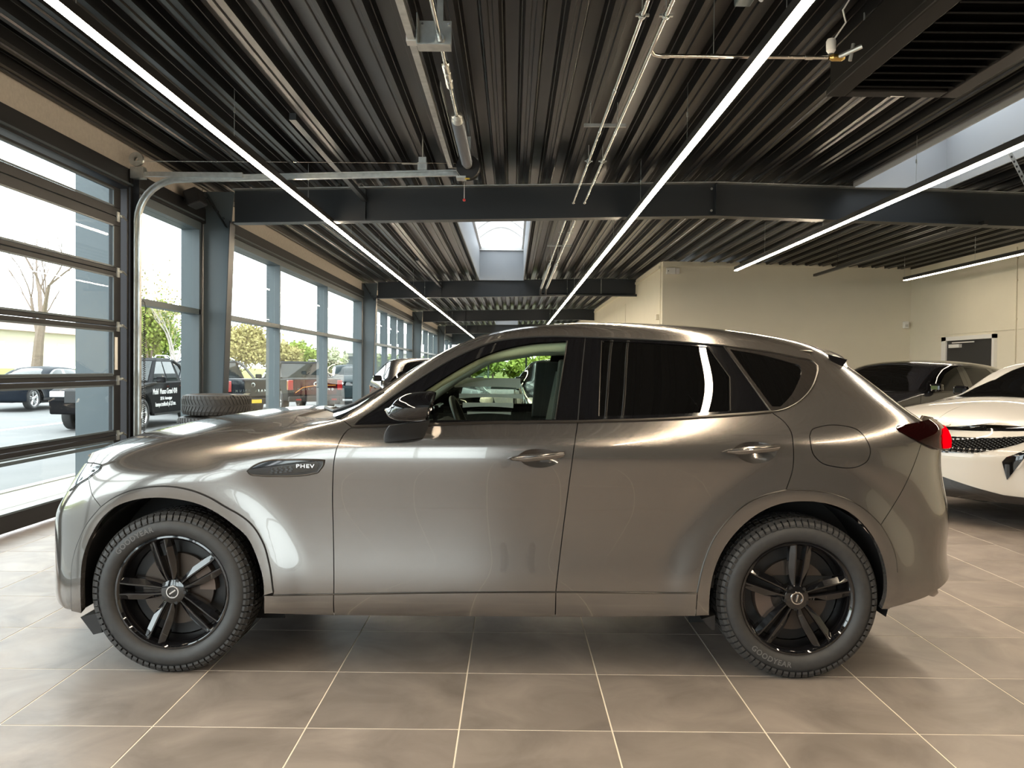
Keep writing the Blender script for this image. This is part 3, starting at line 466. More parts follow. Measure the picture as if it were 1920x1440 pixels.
# rooflights
M['dome'] = glass('rooflight_sheet', (.62,.64,.66), 1.3, .25, .30, (.5,.52,.54))
n = 0
for bi,label in ((2,'long rooflight with pale lining ahead above the hall, beyond the first roof beam'),(1,'pale lined rooflight at the upper right beside the ceiling unit'),(4,'distant rooflight far down the hall')):
    x0,x1,y0,y1 = SKY[bi][0]; z0 = min(roof_z(x0),roof_z(x1))-.01; z1 = z0+.95
    t = thing('rooflight', label, 'skylight', ((x0+x1)/2,(y0+y1)/2,z0)); hx,hy = (x1-x0)/2,(y1-y0)/2; H = z1-z0
    part('lining_panel', MB().box((-hx-.02,-hy,0),(-hx,hy,H)), M['grey_white'], t)
    part('lining_panel', MB().box((hx,-hy,0),(hx+.02,hy,H)), M['grey_white'], t)
    part('lining_panel', MB().box((-hx,-hy-.02,0),(hx,-hy,H)), M['grey_white'], t)
    part('lining_panel', MB().box((-hx,hy,0),(hx,hy+.02,H)), M['grey_white'], t)
    arc = [(-hx+2*hx*k/12, H+.30*math.sin(math.pi*k/12)) for k in range(13)]
    part('dome', MB().grid([[(a,y,z) for a,z in arc] for y in (-hy,hy)]), M['dome'], t, smooth=True)
    rim = MB().box((-hx,-hy,H-.09),(-hx+.05,hy,H)); rim.box((hx-.05,-hy,H-.09),(hx,hy,H)); rim.box((-hx,-hy,H-.14),(hx,-hy+.06,H)); rim.box((-hx,hy-.06,H-.14),(hx,hy,H))
    part('rim', rim, M['white'], t)
    m = max(2,int((y1-y0)/1.2))
    for k in range(1,m):
        y = -hy+2*hy*k/m; rb = MB().tube([(a,y,z-.02) for a,z in arc], .028, 6); part('bow_rib', rb, M['white'], t)
    if bi != 4:
        op = MB().box((-hx,-hy+1.1,H-.05),(hx,-hy+1.16,H)); op.box((-hx,-hy+1.7,H-.05),(hx,-hy+1.85,H+.02))
        for q in (-.4,.4): op.tube([(q*hx,-hy+1.13,H-.03),(q*hx+.15,-hy+1.5,H-.22),(q*hx-.05,-hy+1.78,H)], .018, 6)
        part('opener', op, M['galv'], t)
# roof beams
def beam(y, xa, xb, label, group=None):
    t = thing('roof_beam', label, 'roof beam', (0,y,0), 0, group)
    def zz(x): return roof_z(x)-.012
    xs = [xa, RIDGE, xb] if xa < RIDGE < xb else [xa,xb]
    def slabs(d0, d1, hw):
        mb = MB()
        for a,b in zip(xs,xs[1:]):
            mb.add([(a,-hw,zz(a)-d1),(b,-hw,zz(b)-d1),(b,hw,zz(b)-d1),(a,hw,zz(a)-d1),(a,-hw,zz(a)-d0),(b,-hw,zz(b)-d0),(b,hw,zz(b)-d0),(a,hw,zz(a)-d0)],
                   [(0,3,2,1),(4,5,6,7),(0,1,5,4),(1,2,6,5),(2,3,7,6),(3,0,4,7)])
        return mb
    part('top_flange', slabs(0,.014,.10), M['galv'] if y in (11.1,) else M['steel'], t, label='upper edge of the beam, coloured bright as if lit' if y == 11.1 else None)  # front beam's flange gets a bright material to stand for light on it
    part('web', slabs(.014,.435,.006), M['steel'], t)
    part('bottom_flange', slabs(.435,.452,.10), M['steel'], t)
    for x in [xs[0]+1.75, RIDGE] if xb > 6 else [xs[0]+1.75]:
        z = zz(x); part('stiffener', MB().box((x-.006,-.095,z-.435),(x+.006,-.006,z-.014)), M['steel'], t)
        if x == RIDGE:
            for q in (.08,.37): part('bolt', MB().cyl((x-.05,-.012,z-q),(x-.05,-.03,z-q),.016,8), M['galv'], t)
    return t
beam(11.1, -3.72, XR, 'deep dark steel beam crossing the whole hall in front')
beam(22.9, -3.72, 3.38, 'second dark steel beam, under the rear edge of the rooflight')
beam(34.4, -3.72, 3.38, 'third dark steel beam far down the hall')
beam(46.0, -3.72, 3.38, 'farthest visible dark steel beam of the hall')
beam(-.6, -3.72, XR, 'dark steel roof beam overhead behind the viewpoint')
# tapered columns on the glazed side
def column(y, label):
    t = thing('steel_column', label, 'column', (XL,y,0))
    zt = roof_z(XL)-.03
    web = [(0.0,0),(.25,0),(.37,zt-.42),(.40,zt),(0.0,zt)]
    part('web', MB().prism(web,1,-.006,.006), M['frame'], t)
    part('inner_flange', MB().add([(.25,-.1,0),(.262,-.1,0),(.262,.1,0),(.25,.1,0),(.37,-.1,zt-.40),(.382,-.1,zt-.40),(.382,.1,zt-.40),(.37,.1,zt-.40)],[(0,3,2,1),(4,5,6,7),(0,1,5,4),(1,2,6,5),(2,3,7,6),(3,0,4,7)]), M['steel'], t)
    part('outer_flange', MB().box((-.03,-.1,0),(-.012,.1,zt)), M['steel'], t)
    part('haunch_plate', MB().add([(.30,-.1,zt-.46),(.32,-.1,zt-.48),(.32,.1,zt-.48),(.30,.1,zt-.46),(.02,-.1,zt-.02),(.05,-.1,zt-.02),(.05,.1,zt-.02),(.02,.1,zt-.02)],[(0,3,2,1),(4,5,6,7),(0,1,5,4),(1,2,6,5),(2,3,7,6),(3,0,4,7)]), M['steel'], t)
    part('base_plate', MB().box((-.05,-.13,0),(.31,.13,.02)), M['steel'], t)
    for k in range(4):
        z = zt-.10-.09*k; x = .07+.075*k
        part('bolt', MB().cyl((x,-.10,z),(x,-.125,z),.016,8), M['steel'], t)
    return t
for y,l in ((11.1,'tapered blue grey steel column behind the stacked tyres'),(22.9,'second tapered steel column along the glazed wall'),(34.4,'third tapered steel column along the glazed wall'),(46.0,'farthest tapered steel column on the glazed wall'),(-.6,'tapered steel column on the glazed side behind the viewpoint')):
    column(y,l)
# glazed wall: plaster band and lintel over the glass
wl = struct('wall_left', label='glazed side wall with beige band over the windows')
edges = [YB,-.6,11.1,22.9,34.4,46.0,YF]
for a,b in zip(edges,edges[1:]):
    part('plaster_band', MB().box((XL-.20,a+.02,3.50),(XL-.02,b-.02,3.90)), M['plaster'], wl)
    part('lintel', MB().box((XL-.22,a+.02,3.30),(XL+.03,b-.02,3.50)), M['frame_dark'], wl)
    part('drip_rail', MB().box((XL-.10,a+.10,3.325),(XL+.05,b-.10,3.345)), M['frame'], wl)
part('floor_rail', MB().box((XL-.25,9.0,0),(XL-.05,YF,.10)), M['frame'], wl)
part('floor_rail', MB().box((XL-.25,YB,0),(XL-.05,4.55,.10)), M['frame'], wl)
def window(nm, ya, yb, mull, label, transom=2.12, depth=.24):
    t = struct(nm, label=label)
    part('head_rail', MB().box((XL-depth,ya,3.20),(XL,yb,3.30)), M['frame'], t)
    part('transom', MB().box((XL-.14,ya,transom-.035),(XL+.0,yb,transom+.035)), M['frame'], t)
    ys = [ya]+list(mull)+[yb]
    for k,y in enumerate(ys):
        w_ = .05
        y0 = y if k == 0 else y-w_ if k == len(ys)-1 else y-w_/2
        part('mullion', MB().box((XL-depth,y0,.1),(XL,y0+w_,3.20)), M['frame'], t)
    for a,b in zip(ys,ys[1:]):
        part('pane', MB().box((XL-.10,a+.03,transom+.035),(XL-.092,b-.03,3.20)), M['pane'], t)
        part('pane', MB().box((XL-.10,a+.03,.1),(XL-.092,b-.03,transom-.035)), M['pane'], t)
    return t
window('window_1', 8.98, 10.99, [], 'tall window pane between sectional door and tapered column')
window('window_2', 11.22, 22.78, [14.75,18.55], 'three tall window bays with parked pickups outside')
window('window_3', 23.02, 34.28, [25.3,27.4,29.6,31.5], 'window bay with close set mullions down the hall')
window('window_4', 34.52, 45.88, [37.5,40.5,43.2], 'fourth window bay farther down the hall')
window('window_5', 46.12, YF, [50,53.5], 'farthest window bay of the glazed wall')
window('window_6', YB, -.72, [-3.4], 'window bay behind the viewpoint')
window('window_7', -.48, 4.5, [2.0], 'window bay beside the near end of the sectional door')
# cladding fin beside the door
struct('trim_1', MB().box((XL-.62,9.02,-.1),(XL-.245,9.10,3.9)), M['frame'], label='blue grey cladding fin outside the sectional door')
struct('trim_2', MB().box((XL-.26,4.5,0),(XL,4.86,3.3)), M['frame_dark'], label='dark door jamb post')
struct('trim_3', MB().box((XL-.20,8.93,0),(XL-.02,9.0,3.3)), M['frame_dark'], label='dark door jamb post')
# sectional door
D0, D1 = 4.86, 8.76
door = struct('door_1', label='dark framed glazed sectional overhead door')
zs = [.02,.675,1.25,1.81,2.375,2.955,3.26]
for k,(za,zb) in enumerate(zip(zs,zs[1:])):
    s = link('door_section', None, None, door); s.location = (XL-.055,0,0)
    lo = .15 if k == 0 else (.09 if k==5 else .045); hi = .045 if k < 4 else (.095 if k==4 else .03)
    fr = MB()
    fr.box((0,D0,za+.003),(.05,D1,za+lo)); fr.box((0,D0,zb-hi),(.05,D1,zb-.003))
    for a in (D0, D1-.16): fr.box((0,a,za+lo),(.05,a+.16,zb-hi))
    part('section_frame', fr, M['frame_dark'], s, bevel=.004)
    bd = MB(); g = .016
    y0,y1 = D0+.16, D1-.16
    part('glazing_bead', MB().box((.05,y0-.0,za+lo-.001),(.058,y1,za+lo+g)).box((.05,y0,zb-hi-g),(.058,y1,zb-hi)).box((.05,y0,za+lo),(.058,y0+g,zb-hi)).box((.05,y1-g,za+lo),(.058,y1,zb-hi)), M['frame'], s)
    part('pane', MB().box((.022,y0,za+lo),(.030,y1,zb-hi)), M['pane'], s)
    if k:
        hg = MB().box((.05,D1-.10,za-.05),(.062,D1-.045,za+.05)); hg.box((.05,D1-.05,za+.0),(.075,D1+.03,za+.025)); hg.cyl((.075,D1-.02,za+.02),(.075,D1+.07,za-.01),.010,8)
        part('roller_hinge', hg, M['galv'], s)
    if k in (0,2): part('grab_profile', MB().box((.05,D0+.2,zb-.10 if k==0 else za+.06),(.066,D1-.2,zb-.07 if k==0 else za+.075)), M['frame'], s)
part('warning_label', MB().box((-.004,8.62,1.36),(.0,8.68,1.70)), M['white'], door).location = (XL+.002,0,0)
# right side: cream walls
struct('wall_right', MB().box((XR,YB,0),(XR+.2,19.2,4.0)), M['cream'], label='cream painted right wall')
struct('wall_back', MB().box((3.42,19.0,0),(XR,19.2,3.90)), M['cream'], label='cream partition wall facing the viewer behind the parked cars')
struct('wall_side', MB().box((3.40,19.2,0),(3.6,YF,4.0)), M['cream'], label='cream side wall running down the hall')
struct('wall_front', MB().box((-.4,YB-.2,-.1),(XR+.2,YB,4.2)).box((XL-.3,YB-.2,3.2),(-.4,YB,4.2)).box((XL-.3,YB-.2,-.1),(-.4,YB,.15)), mat('charcoal_wall',(.09,.082,.075),.8), label='dark wall behind the viewpoint')  # unseen wall, coloured dark so the rear doors reflect less brightness
w8 = struct('added_window_8', label='unseen glazed front added behind the viewpoint for daylight')  # unseen glazing added to bring daylight onto the car side and floor
for k in range(4): part('mullion', MB().box((XL+.1+1.2*k,YB-.18,.15),(XL+.16+1.2*k,YB,3.2)), M['frame'], w8)
part('transom', MB().box((XL-.2,YB-.14,2.08),(-.4,YB-.02,2.15)), M['frame'], w8)
for k in range(3):
    for z0,z1 in ((.15,2.08),(2.15,3.2)): part('pane', MB().box((XL+.16+1.2*k,YB-.1,z0),(XL+.1+1.2*(k+1),YB-.092,z1)), M['pane'], w8)
fe = MB().box((XL-.3,YF,0),(3.6,YF+.1,.4)); fe.box((XL-.3,YF,3.0),(3.6,YF+.1,4.2))
for x in (-4.3,-1.7,.9,3.4): fe.box((x,YF,.4),(x+.12,YF+.1,3.0))
struct('wall_far', fe, M['frame'], label='far glazed end wall of the hall')
struct('trim_4', MB().box((3.42,18.975,3.79),(XR,19.0,3.84)), M['cream'], label='cream ledge strip along the top of the partition')
struct('trim_5', MB().box((3.36,19.2,3.76),(3.40,YF,3.82)), M['cream'], label='cream ledge strip on the hall side wall')
struct('trim_6', MB().box((3.385,25.0,0),(3.40,26.0,3.4)), M['cream'], label='flat pilaster strip on the hall side wall')
d2 = struct('door_2', label='dark steel fire door with white frame in the cream wall')
part('leaf', MB().box((XR-.03,15.66,0),(XR-.002,17.32,2.08)), mat('door_charcoal',(.018,.019,.021),.5), d2)
part('door_frame', MB().box((XR-.06,15.58,0),(XR,15.66,2.16)).box((XR-.06,17.32,0),(XR,17.50,2.16)).box((XR-.06,15.58,2.08),(XR,17.5,2.16)), M['white'], d2)
part('closer', MB().box((XR-.09,16.75,1.93),(XR-.03,17.15,2.0)).box((XR-.10,16.2,2.02),(XR-.085,17.0,2.04)), M['white'], d2)
# ---------------------------------------------------------------- panels cut from the car surface
LN = {k: np.array(v).reshape(-1,2) for k,v in LINES.items()}
def chain(*ls):
    out = []
    for l in ls:
        if isinstance(l, str): a = LN[l[1:]][::-1] if l[0] == '-' else LN[l]
        else: a = np.array(l, float)
        for q in a:
            if not out or abs(q[0]-out[-1][0])+abs(q[1]-out[-1][1]) > .004: out.append(tuple(q))
    if abs(out[0][0]-out[-1][0])+abs(out[0][1]-out[-1][1]) < .004: out.pop()
    return np.array(out)
SC = np.array([.27,.10])
def inside(poly, pts):
    x,y = pts[:,0],pts[:,1]; c = np.zeros(len(pts),bool); n = len(poly)
    x0,y0 = poly[:,0],poly[:,1]; x1,y1 = np.roll(x0,-1),np.roll(y0,-1)
    for i in range(n):
        m = (y0[i] > y) != (y1[i] > y)
        if m.any():
            xx = x0[i]+(y[m]-y0[i])*(x1[i]-x0[i])/(y1[i]-y0[i]); t = np.zeros(len(pts),bool); t[m] = x[m] < xx; c ^= t
    return c
def densify(loop, h=.05):
    out = []; n = len(loop)
    for i in range(n):
        a,b = loop[i],loop[(i+1)%n]; L = np.linalg.norm((b-a)*SC); m = max(1,int(math.ceil(L/h)))
        for k in range(m): out.append(a+(b-a)*k/m)
    return np.array(out)
def inset(loop, d, S=None):
    """move a closed (u,s) loop inwards by d metres on the surface"""
    S = S or surf
    n = len(loop); h = 1e-3
    P = S(loop[:,0],loop[:,1]); Pu = (S(loop[:,0]+h,loop[:,1])-P)/h; Ps = (S(loop[:,0],loop[:,1]+h)-P)/h
    T = np.roll(P,-1,0)-np.roll(P,1,0); T /= np.linalg.norm(T,axis=1,keepdims=True)+1e-9
    N = np.cross(Pu,Ps); N /= np.linalg.norm(N,axis=1,keepdims=True)+1e-9
    A = loop*SC; area = .5*np.sum(A[:,0]*np.roll(A[:,1],-1)-np.roll(A[:,0],-1)*A[:,1])
    D = np.cross(N,T)*(1 if area > 0 else -1)*d
    out = loop.copy()
    for i in range(n):
        J = np.stack([Pu[i],Ps[i]],1); q,_,_,_ = np.linalg.lstsq(J,D[i],rcond=.05); out[i] += np.clip(q,-.15,.15)
    return out
def nrm(u, s, S, h=2e-3):
    n = -np.cross(S(u+h,s)-S(u-h,s), S(u,s+h)-S(u,s-h)); return n/(np.linalg.norm(n,axis=-1,keepdims=True)+1e-12)
def panel_data(loop, holes=(), gap=.0, flange=0., off=0., step=(.13,.22), S=None):
    S = S or surf
    loop = densify(np.asarray(loop,float))
    if gap: loop = inset(loop, gap, S)
    loops = [loop]+[densify(np.asarray(h,float)) for h in holes]
    if gap: loops = [loops[0]]+[inset(h,-gap,S) for h in loops[1:]]
    lo = loop.min(0); hi = loop.max(0)
    g = np.stack(np.meshgrid(np.arange(math.floor(lo[0]/step[0])*step[0],hi[0],step[0]),np.arange(math.floor(lo[1]/step[1])*step[1],hi[1],step[1]),indexing='ij'),-1).reshape(-1,2)
    k = inside(loops[0],g)
    for h in loops[1:]: k &= ~inside(h,g)
    g = g[k]
    B = np.concatenate(loops)
    if len(g):
        dm = np.full(len(g),9.)
        for b in B: dm = np.minimum(dm, np.hypot((g[:,0]-b[0])*SC[0],(g[:,1]-b[1])*SC[1]))
        g = g[dm > .008]
    pts = np.concatenate([B,g])*SC
    edges = []; o = 0
    for l in loops: edges += [(o+i,o+(i+1)%len(l)) for i in range(len(l))]; o += len(l)
    vv,ee,ff,_,_,_ = geometry.delaunay_2d_cdt([Vector(p) for p in pts], edges, [], 0, 1e-7)
    V = np.array([(v.x,v.y) for v in vv])/SC
    F = np.array([f for f in ff if len(f) == 3])
    cen = V[F].mean(1); k = inside(loops[0],cen)
    for h in loops[1:]: k &= ~inside(h,cen)
    F = F[k]
    P = S(V[:,0],V[:,1]); N = nrm(V[:,0],V[:,1],S)
    of = off(V[:,0],V[:,1]) if callable(off) else np.full(len(V),off)
    P = P+N*of[:,None]
    vs = [P]; ns = [N]; fs = [tuple(f) for f in F]; base = len(P)
    if flange:
        for l in loops:
            Q = S(l[:,0],l[:,1]); n = nrm(l[:,0],l[:,1],S); oo = off(l[:,0],l[:,1]) if callable(off) else np.full(len(l),off)
            a = Q+n*oo[:,None]; b = Q+n*(oo-flange)[:,None]; m = len(l)
            T = np.roll(Q,-1,0)-np.roll(Q,1,0); T /= np.linalg.norm(T,axis=1,keepdims=True)+1e-9; d = np.cross(T,n)
            vs += [a,b]; ns += [d,d]
            fs += [(base+i,base+(i+1)%m,base+m+(i+1)%m,base+m+i) for i in range(m)]; base += 2*m
    return np.concatenate(vs),np.concatenate(ns),fs
def to_mesh(name, data, sides=(1,)):
    vs,ns,fs = [],[],[]; o = 0
    for sd in sides:
        P,N,F = data
        A = np.stack([P[:,0],-sd*P[:,1],P[:,2]],1); Bn = np.stack([N[:,0],-sd*N[:,1],N[:,2]],1)
        # orient faces along the stored normals
        for f in F:
            a,b,c = A[f[0]],A[f[1]],A[f[2]]; fn = np.cross(b-a,c-a)
            fs.append(tuple(i+o for i in (f if np.dot(fn,Bn[f[0]]+Bn[f[1]]+Bn[f[2]]) >= 0 else f[::-1])))
        vs.append(A); ns.append(Bn); o += len(A)
    me = bpy.data.meshes.new(name); V = np.concatenate(vs); me.from_pydata([tuple(p) for p in V.tolist()],[],fs); me.update()
    me.polygons.foreach_set('use_smooth',[True]*len(me.polygons))
    me.normals_split_custom_set_from_vertices([tuple(n) for n in np.concatenate(ns).tolist()])
    return me
def panel(name, parent, material, loop, holes=(), gap=0., flange=0., off=0., sides=(1,-1), merge=False, step=(.13,.22), S=None, label=None):
    d = panel_data(loop,holes,gap,flange,off,step,S); r = []
    for sd in ([sides] if merge else [(q,) for q in sides]):
        o = link(name, to_mesh(name,d,sd), material, parent); r.append(o)
        if label: o['label'] = label
    return r
def on_surf(line, off=0., S=None, side=1):
    S = S or surf; l = LN[line] if isinstance(line,str) else np.array(line,float)
    P = S(l[:,0],l[:,1])+nrm(l[:,0],l[:,1],S)*off
    return [(p[0],-side*p[1],p[2]) for p in P]
def ribbon(line, wdt, off, side=1, S=None):
    """dark strip lying under a panel gap"""
    S = S or surf; l = LN[line] if isinstance(line,str) else np.array(line,float)
    P = S(l[:,0],l[:,1]); N = nrm(l[:,0],l[:,1],S); T = np.gradient(P,axis=0); T /= np.linalg.norm(T,axis=1,keepdims=True)+1e-9
    D = np.cross(N,T)*wdt/2; A = P+N*off+D; B = P+N*off-D
    mb = MB(); return mb.grid([[(a[0],-side*a[1],a[2]),(b[0],-side*b[1],b[2])] for a,b in zip(A,B)])
# ---------------------------------------------------------------- wheels
def wheel_parts(parent, hx, side, phi0, RT=.372, rim_mat=None, tread=True, text_at=None, W=.235, vout=.932, rr=.257, nsp=5, low=False):
    """a wheel made of tyre, tread, rim, spokes, hub cap, disc, caliper; outer face to +v side"""
    t = link('wheel', None, None, parent); t.location = (hx, -side*vout, RT)
    # local: +y goes inwards for the camera side
    k = side
    def Q(r,a): return (r,k*a)
    prof = [(rr,.045),(rr+.006,.022),(rr+.018,.006),(rr+.045,-.001),(RT-.050,.004),(RT-.030,.016),(RT-.016,.034),(RT-.011,.06),(RT-.011,W-.06),(RT-.013,W-.032),(RT-.022,W-.014),(RT-.045,W-.003),(rr+.03,W-.004),(rr,W-.04)]
    part('tyre', MB().lathe([Q(r,a) for r,a in prof],1,64 if not low else 32), M['rubber'], t, smooth=True, auto=60)
    if tread:
        n = 74; mb = MB()
        rows = [(.004,.013,RT-.027,RT-.014,-.1),(.012,.034,RT-.014,RT-.0005,.0),(.034,.066,RT-.0005,RT,.25),(.074,.112,RT,RT,.6),(.120,.158,RT,RT,.6),(.166,.204,RT,RT-.0005,.25),(.204,.224,RT-.0005,RT-.016,.0)]
        for i in range(n):
            for (a0,a1,r0,r1,sk) in rows:
                p = 2*math.pi/n; th = i*p+sk*p*(1 if a0 < .11 else 1); dth = p*.74
                s0 = .35*p*abs(a0-W/2)/.1; s1 = .35*p*abs(a1-W/2)/.1
                def pt(r,th_,a): return (r*math.cos(th_),k*a,r*math.sin(th_))
                q0 = r0-.011; q1 = r1-.011
                mb.add([pt(q0,th+s0,a0),pt(q0,th+s0+dth,a0),pt(q1,th+s1+dth,a1),pt(q1,th+s1,a1),pt(r0,th+s0,a0),pt(r0,th+s0+dth,a0),pt(r1,th+s1+dth,a1),pt(r1,th+s1,a1)],
                       [(4,5,6,7),(0,1,5,4),(1,2,6,5),(2,3,7,6),(3,0,4,7)])
        part('tread', mb, M['rubber'], t)
    rm = rim_mat or M['gloss_black']
    rim = [(rr+.008,.030),(rr+.004,.020),(rr-.004,.019),(rr-.012,.026),(rr-.020,.05),(rr-.030,.09),(rr-.034,W-.05),(rr,W-.03)]
    part('rim', MB().lathe([Q(r,a) for r,a in rim],1,64 if not low else 32), rm, t, smooth=True, auto=35)
    part('brake_disc', MB().lathe([Q(r,a) for r,a in ((.05,.098),(.165,.098),(.165,.12),(.05,.12))],1,40,closed=True), mat('brake_disc_steel',(.075,.06,.05),.5,metal=.6), t, smooth=True, auto=30)
    part('inner_drum', MB().lathe([Q(r,a) for r,a in ((.001,.125),(rr-.035,.135),(rr-.035,W-.04))],1,32), M['black'], t)
    if not low:
        a = R(25 if hx < 0 else 195); cal = MB()
        cal.lathe([Q(r,a_) for r,a_ in ((.105,.085),(.178,.085),(.182,.13),(.105,.13))],1,8,closed=True,a0=a-.45,a1=a+.45); part('brake_caliper', cal, mat('brake_caliper_metal',(.15,.11,.09),.5,metal=.4), t)
    for i in range(nsp):
        a = R(phi0+360/nsp*i); ca,sa = math.cos(a),math.sin(a)
        mb = MB()
        def W3(r,o,d): return (r*ca-o*sa, k*d, r*sa+o*ca)
        if nsp == 5:
            for s in (-1,1):
                # each spoke is a pair of arms that open towards the rim, with a raised inner edge
                st = [(.040,.004*s,.022*s,.040),(.085,.010*s,.036*s,.036),(.135,.013*s,.047*s,.031),(.205,.016*s,.050*s,.026),(rr-.003,.020*s,.047*s,.026)]
                vs = []; 
                for (r,o0,o1,d) in st:
                    vs += [W3(r,o0,d+.006),W3(r,o0+.004*s,d),W3(r,o0+.010*s,d),W3(r,o1,d+.013),W3(r,o1,d+.045),W3(r,o0,d+.045)]
                n = 6; fs = [tuple(range(n))[::-1], tuple((len(st)-1)*n+j for j in range(n))]
                for q in range(len(st)-1):
                    for j in range(n): fs.append((q*n+j,q*n+(j+1)%n,(q+1)*n+(j+1)%n,(q+1)*n+j))
                mb.add(vs,fs)
        else:
            vs = []; st = [(.04,-.02,.02,.035),(rr-.003,-.035,.035,.028)]
            for (r,o0,o1,d) in st: vs += [W3(r,o0,d),W3(r,o1,d+.006),W3(r,o1,d+.03),W3(r,o0,d+.03)]
            mb.add(vs,[(0,3,2,1),(4,5,6,7),(0,1,5,4),(1,2,6,5),(2,3,7,6),(3,0,4,7)])
        part('spoke', mb, rm, t)
    hub = part('hub', MB().lathe([Q(r,a) for r,a in ((.001,.030),(.034,.030),(.055,.036),(.062,.048),(.062,.09))],1,32), rm, t, smooth=True, auto=30)
    if not low:
        part('cap_ring', MB().lathe([Q(r,a) for r,a in ((.024,.030),(.024,.0255),(.0285,.0255),(.030,.030))],1,32), M['chrome'], hub, smooth=True, auto=30)
        part('cap_mark', MB().cbox((0,k*.0275,0),(.034,.003,.006),Matrix.Rotation(R(-35 if hx < 0 else -75),3,'Y')), M['chrome'], hub)
        for i in range(5):
            a = R(phi0+36+72*i); x,z = .052*math.cos(a),.052*math.sin(a)
            part('lug_nut', MB().cyl((x,k*.034,z),(x,k*.052,z),.009,6), M['black'], t)
    if text_at:
        me = text_mesh('GOODYEAR', .034, .0006, bold=True, spacing=1.12)
        c0 = R(text_at[0]); flip = text_at[1]
        r0 = RT-.070
        for v in me.vertices:
            x,y,z = v.co
            if not flip: th = c0-x/r0; r = r0+y
            else: th = c0+x/r0; r = r0-y
            v.co = (r*math.cos(th), k*(-.0005-z if True else 0), r*math.sin(th))
        me.update()
        o = link('tyre_lettering', me, mat('tyre_letter_rubber',(.12,.118,.115),.4), t)
    return t
# ---------------------------------------------------------------- the grey car
M['paint'] = mat('metallic_grey_paint', (.215,.200,.187), .17, metal=.76, coat=1., coat_rough=.015, spec=.5)
M['trim_dark'] = mat('dark_gloss_trim', (.035,.031,.028), .14, metal=.3, coat=1.)
M['satin'] = mat('satin_dark_trim', (.06,.055,.05), .30, metal=.7)
M['car_glass'] = glass('green_tint_glass', (.74,.82,.72), 1.5)
M['wind_glass'] = glass('windscreen_glass', (.70,.76,.72), 1.6)
M['privacy'] = glass('privacy_glass', (.02,.02,.02), 1.55, 0, .85, (.004,.004,.004))
M['under'] = mat('under_panel_black', (.006,.006,.006), .7)
CARX, CARY = -.115, 4.695
car = thing('car', 'grey metallic sport utility car parked side on in the foreground', 'car', (CARX,CARY,0))
G = .0022; FL = .016
pn = lambda name, loop, holes=(), **k: panel(name, car, k.pop('m',M['paint']), loop, holes, k.pop('gap',G), k.pop('flange',FL), **k)
def ell(line): return chain(line)
pn('front_fender', chain('lamp_low','bf','flareFo_b','sill_c1','-fd_front','-cowl_up','-fend_back','-shut'))
hood_back = [(7.2,12.6),(7.40,13.5),(7.45,14.5)]
pn('bonnet', chain('shut',hood_back,[(0,14.5),(0,9.9),(1.2,9.6),(1.9,9.25)],'lamp_top'), merge=True, gap=.0012)
pn('front_bumper', chain('lamp_low2',[(1.6,7.15),(1.0,7.2),(-.5,7.2),(-.5,1.6),(1.2,1.6)],'-fb_bot','flareFo_a','-bf'), merge=True, gap=.001)
grille = [(-.5,7.4),(1.0,7.4),(1.0,9.4),(-.5,9.8)]
pn('grille', chain(grille), merge=True, m=M['black'], gap=0, off=-.01)
pn('wheel_arch_flare', chain('flareFo_a','flareFo_b','-flareFi'), off=.008, flange=.03)
pn('wheel_arch_flare', chain('flareRo_a0','flareRo_a','flareRo_b','flareRo_c','flareRo_d','-flareRi'), off=.008, flange=.03)
pn('front_door', chain('fd_front','sill_c2','-fd_split','belt_f'), [chain('pockF')])
pn('rear_door', chain('fd_split','sill_c3','flareRo_a','-rd_rear','belt_r'), [chain('pockR')])
pn('sill_panel', chain([tuple(LN['flareFi'][-1])],'sill_c1','-sb1'), off=.005)
pn('sill_panel', chain('sill_c2','-sb2'), off=.005)
pn('sill_panel', chain('sill_c3','-sb3'), off=.005)
dp = [(19.02,9.6),(18.85,10.3),(18.55,11.2),(18.15,12.1),(17.75,12.8),(17.55,13.4),(17.5,14.5)]
hd = [(11.05,14.5),(11.0,13.6),(10.75,13.0),(10.3,12.8)]
pn('body_side', chain('dlo_f','dlo_r','dlo_q','rd_rear','flareRo_b','-qb','-tl_low','tl_top',dp,hd,'-pillar','cowl_up'), [chain('fuel')])
pn('fuel_flap', chain('fuel'))
pn('tailgate', chain('tl_top',dp,[(21.5,14.5),(21.5,8.99),(19.3,8.99)])[len(LN['tl_top'])-1:], [chain([(19.7,10.3),(19.2,11.4),(18.8,12.6),(18.7,14.0),(21.2,14.0),(21.2,10.3)])], merge=True)
pn('rear_window', chain([(19.7,10.3),(19.2,11.4),(18.8,12.6),(18.7,14.0),(21.2,14.0),(21.2,10.3)]), merge=True, m=M['privacy'], gap=0, flange=0)
pn('rear_bumper', chain('qb','flareRo_c','flareRo_d','rb_bot',[(19.6,2.3),(21.5,2.4),(21.5,7.45),(19.3,7.3)],'-tl_low2'), merge=True, gap=.0015)
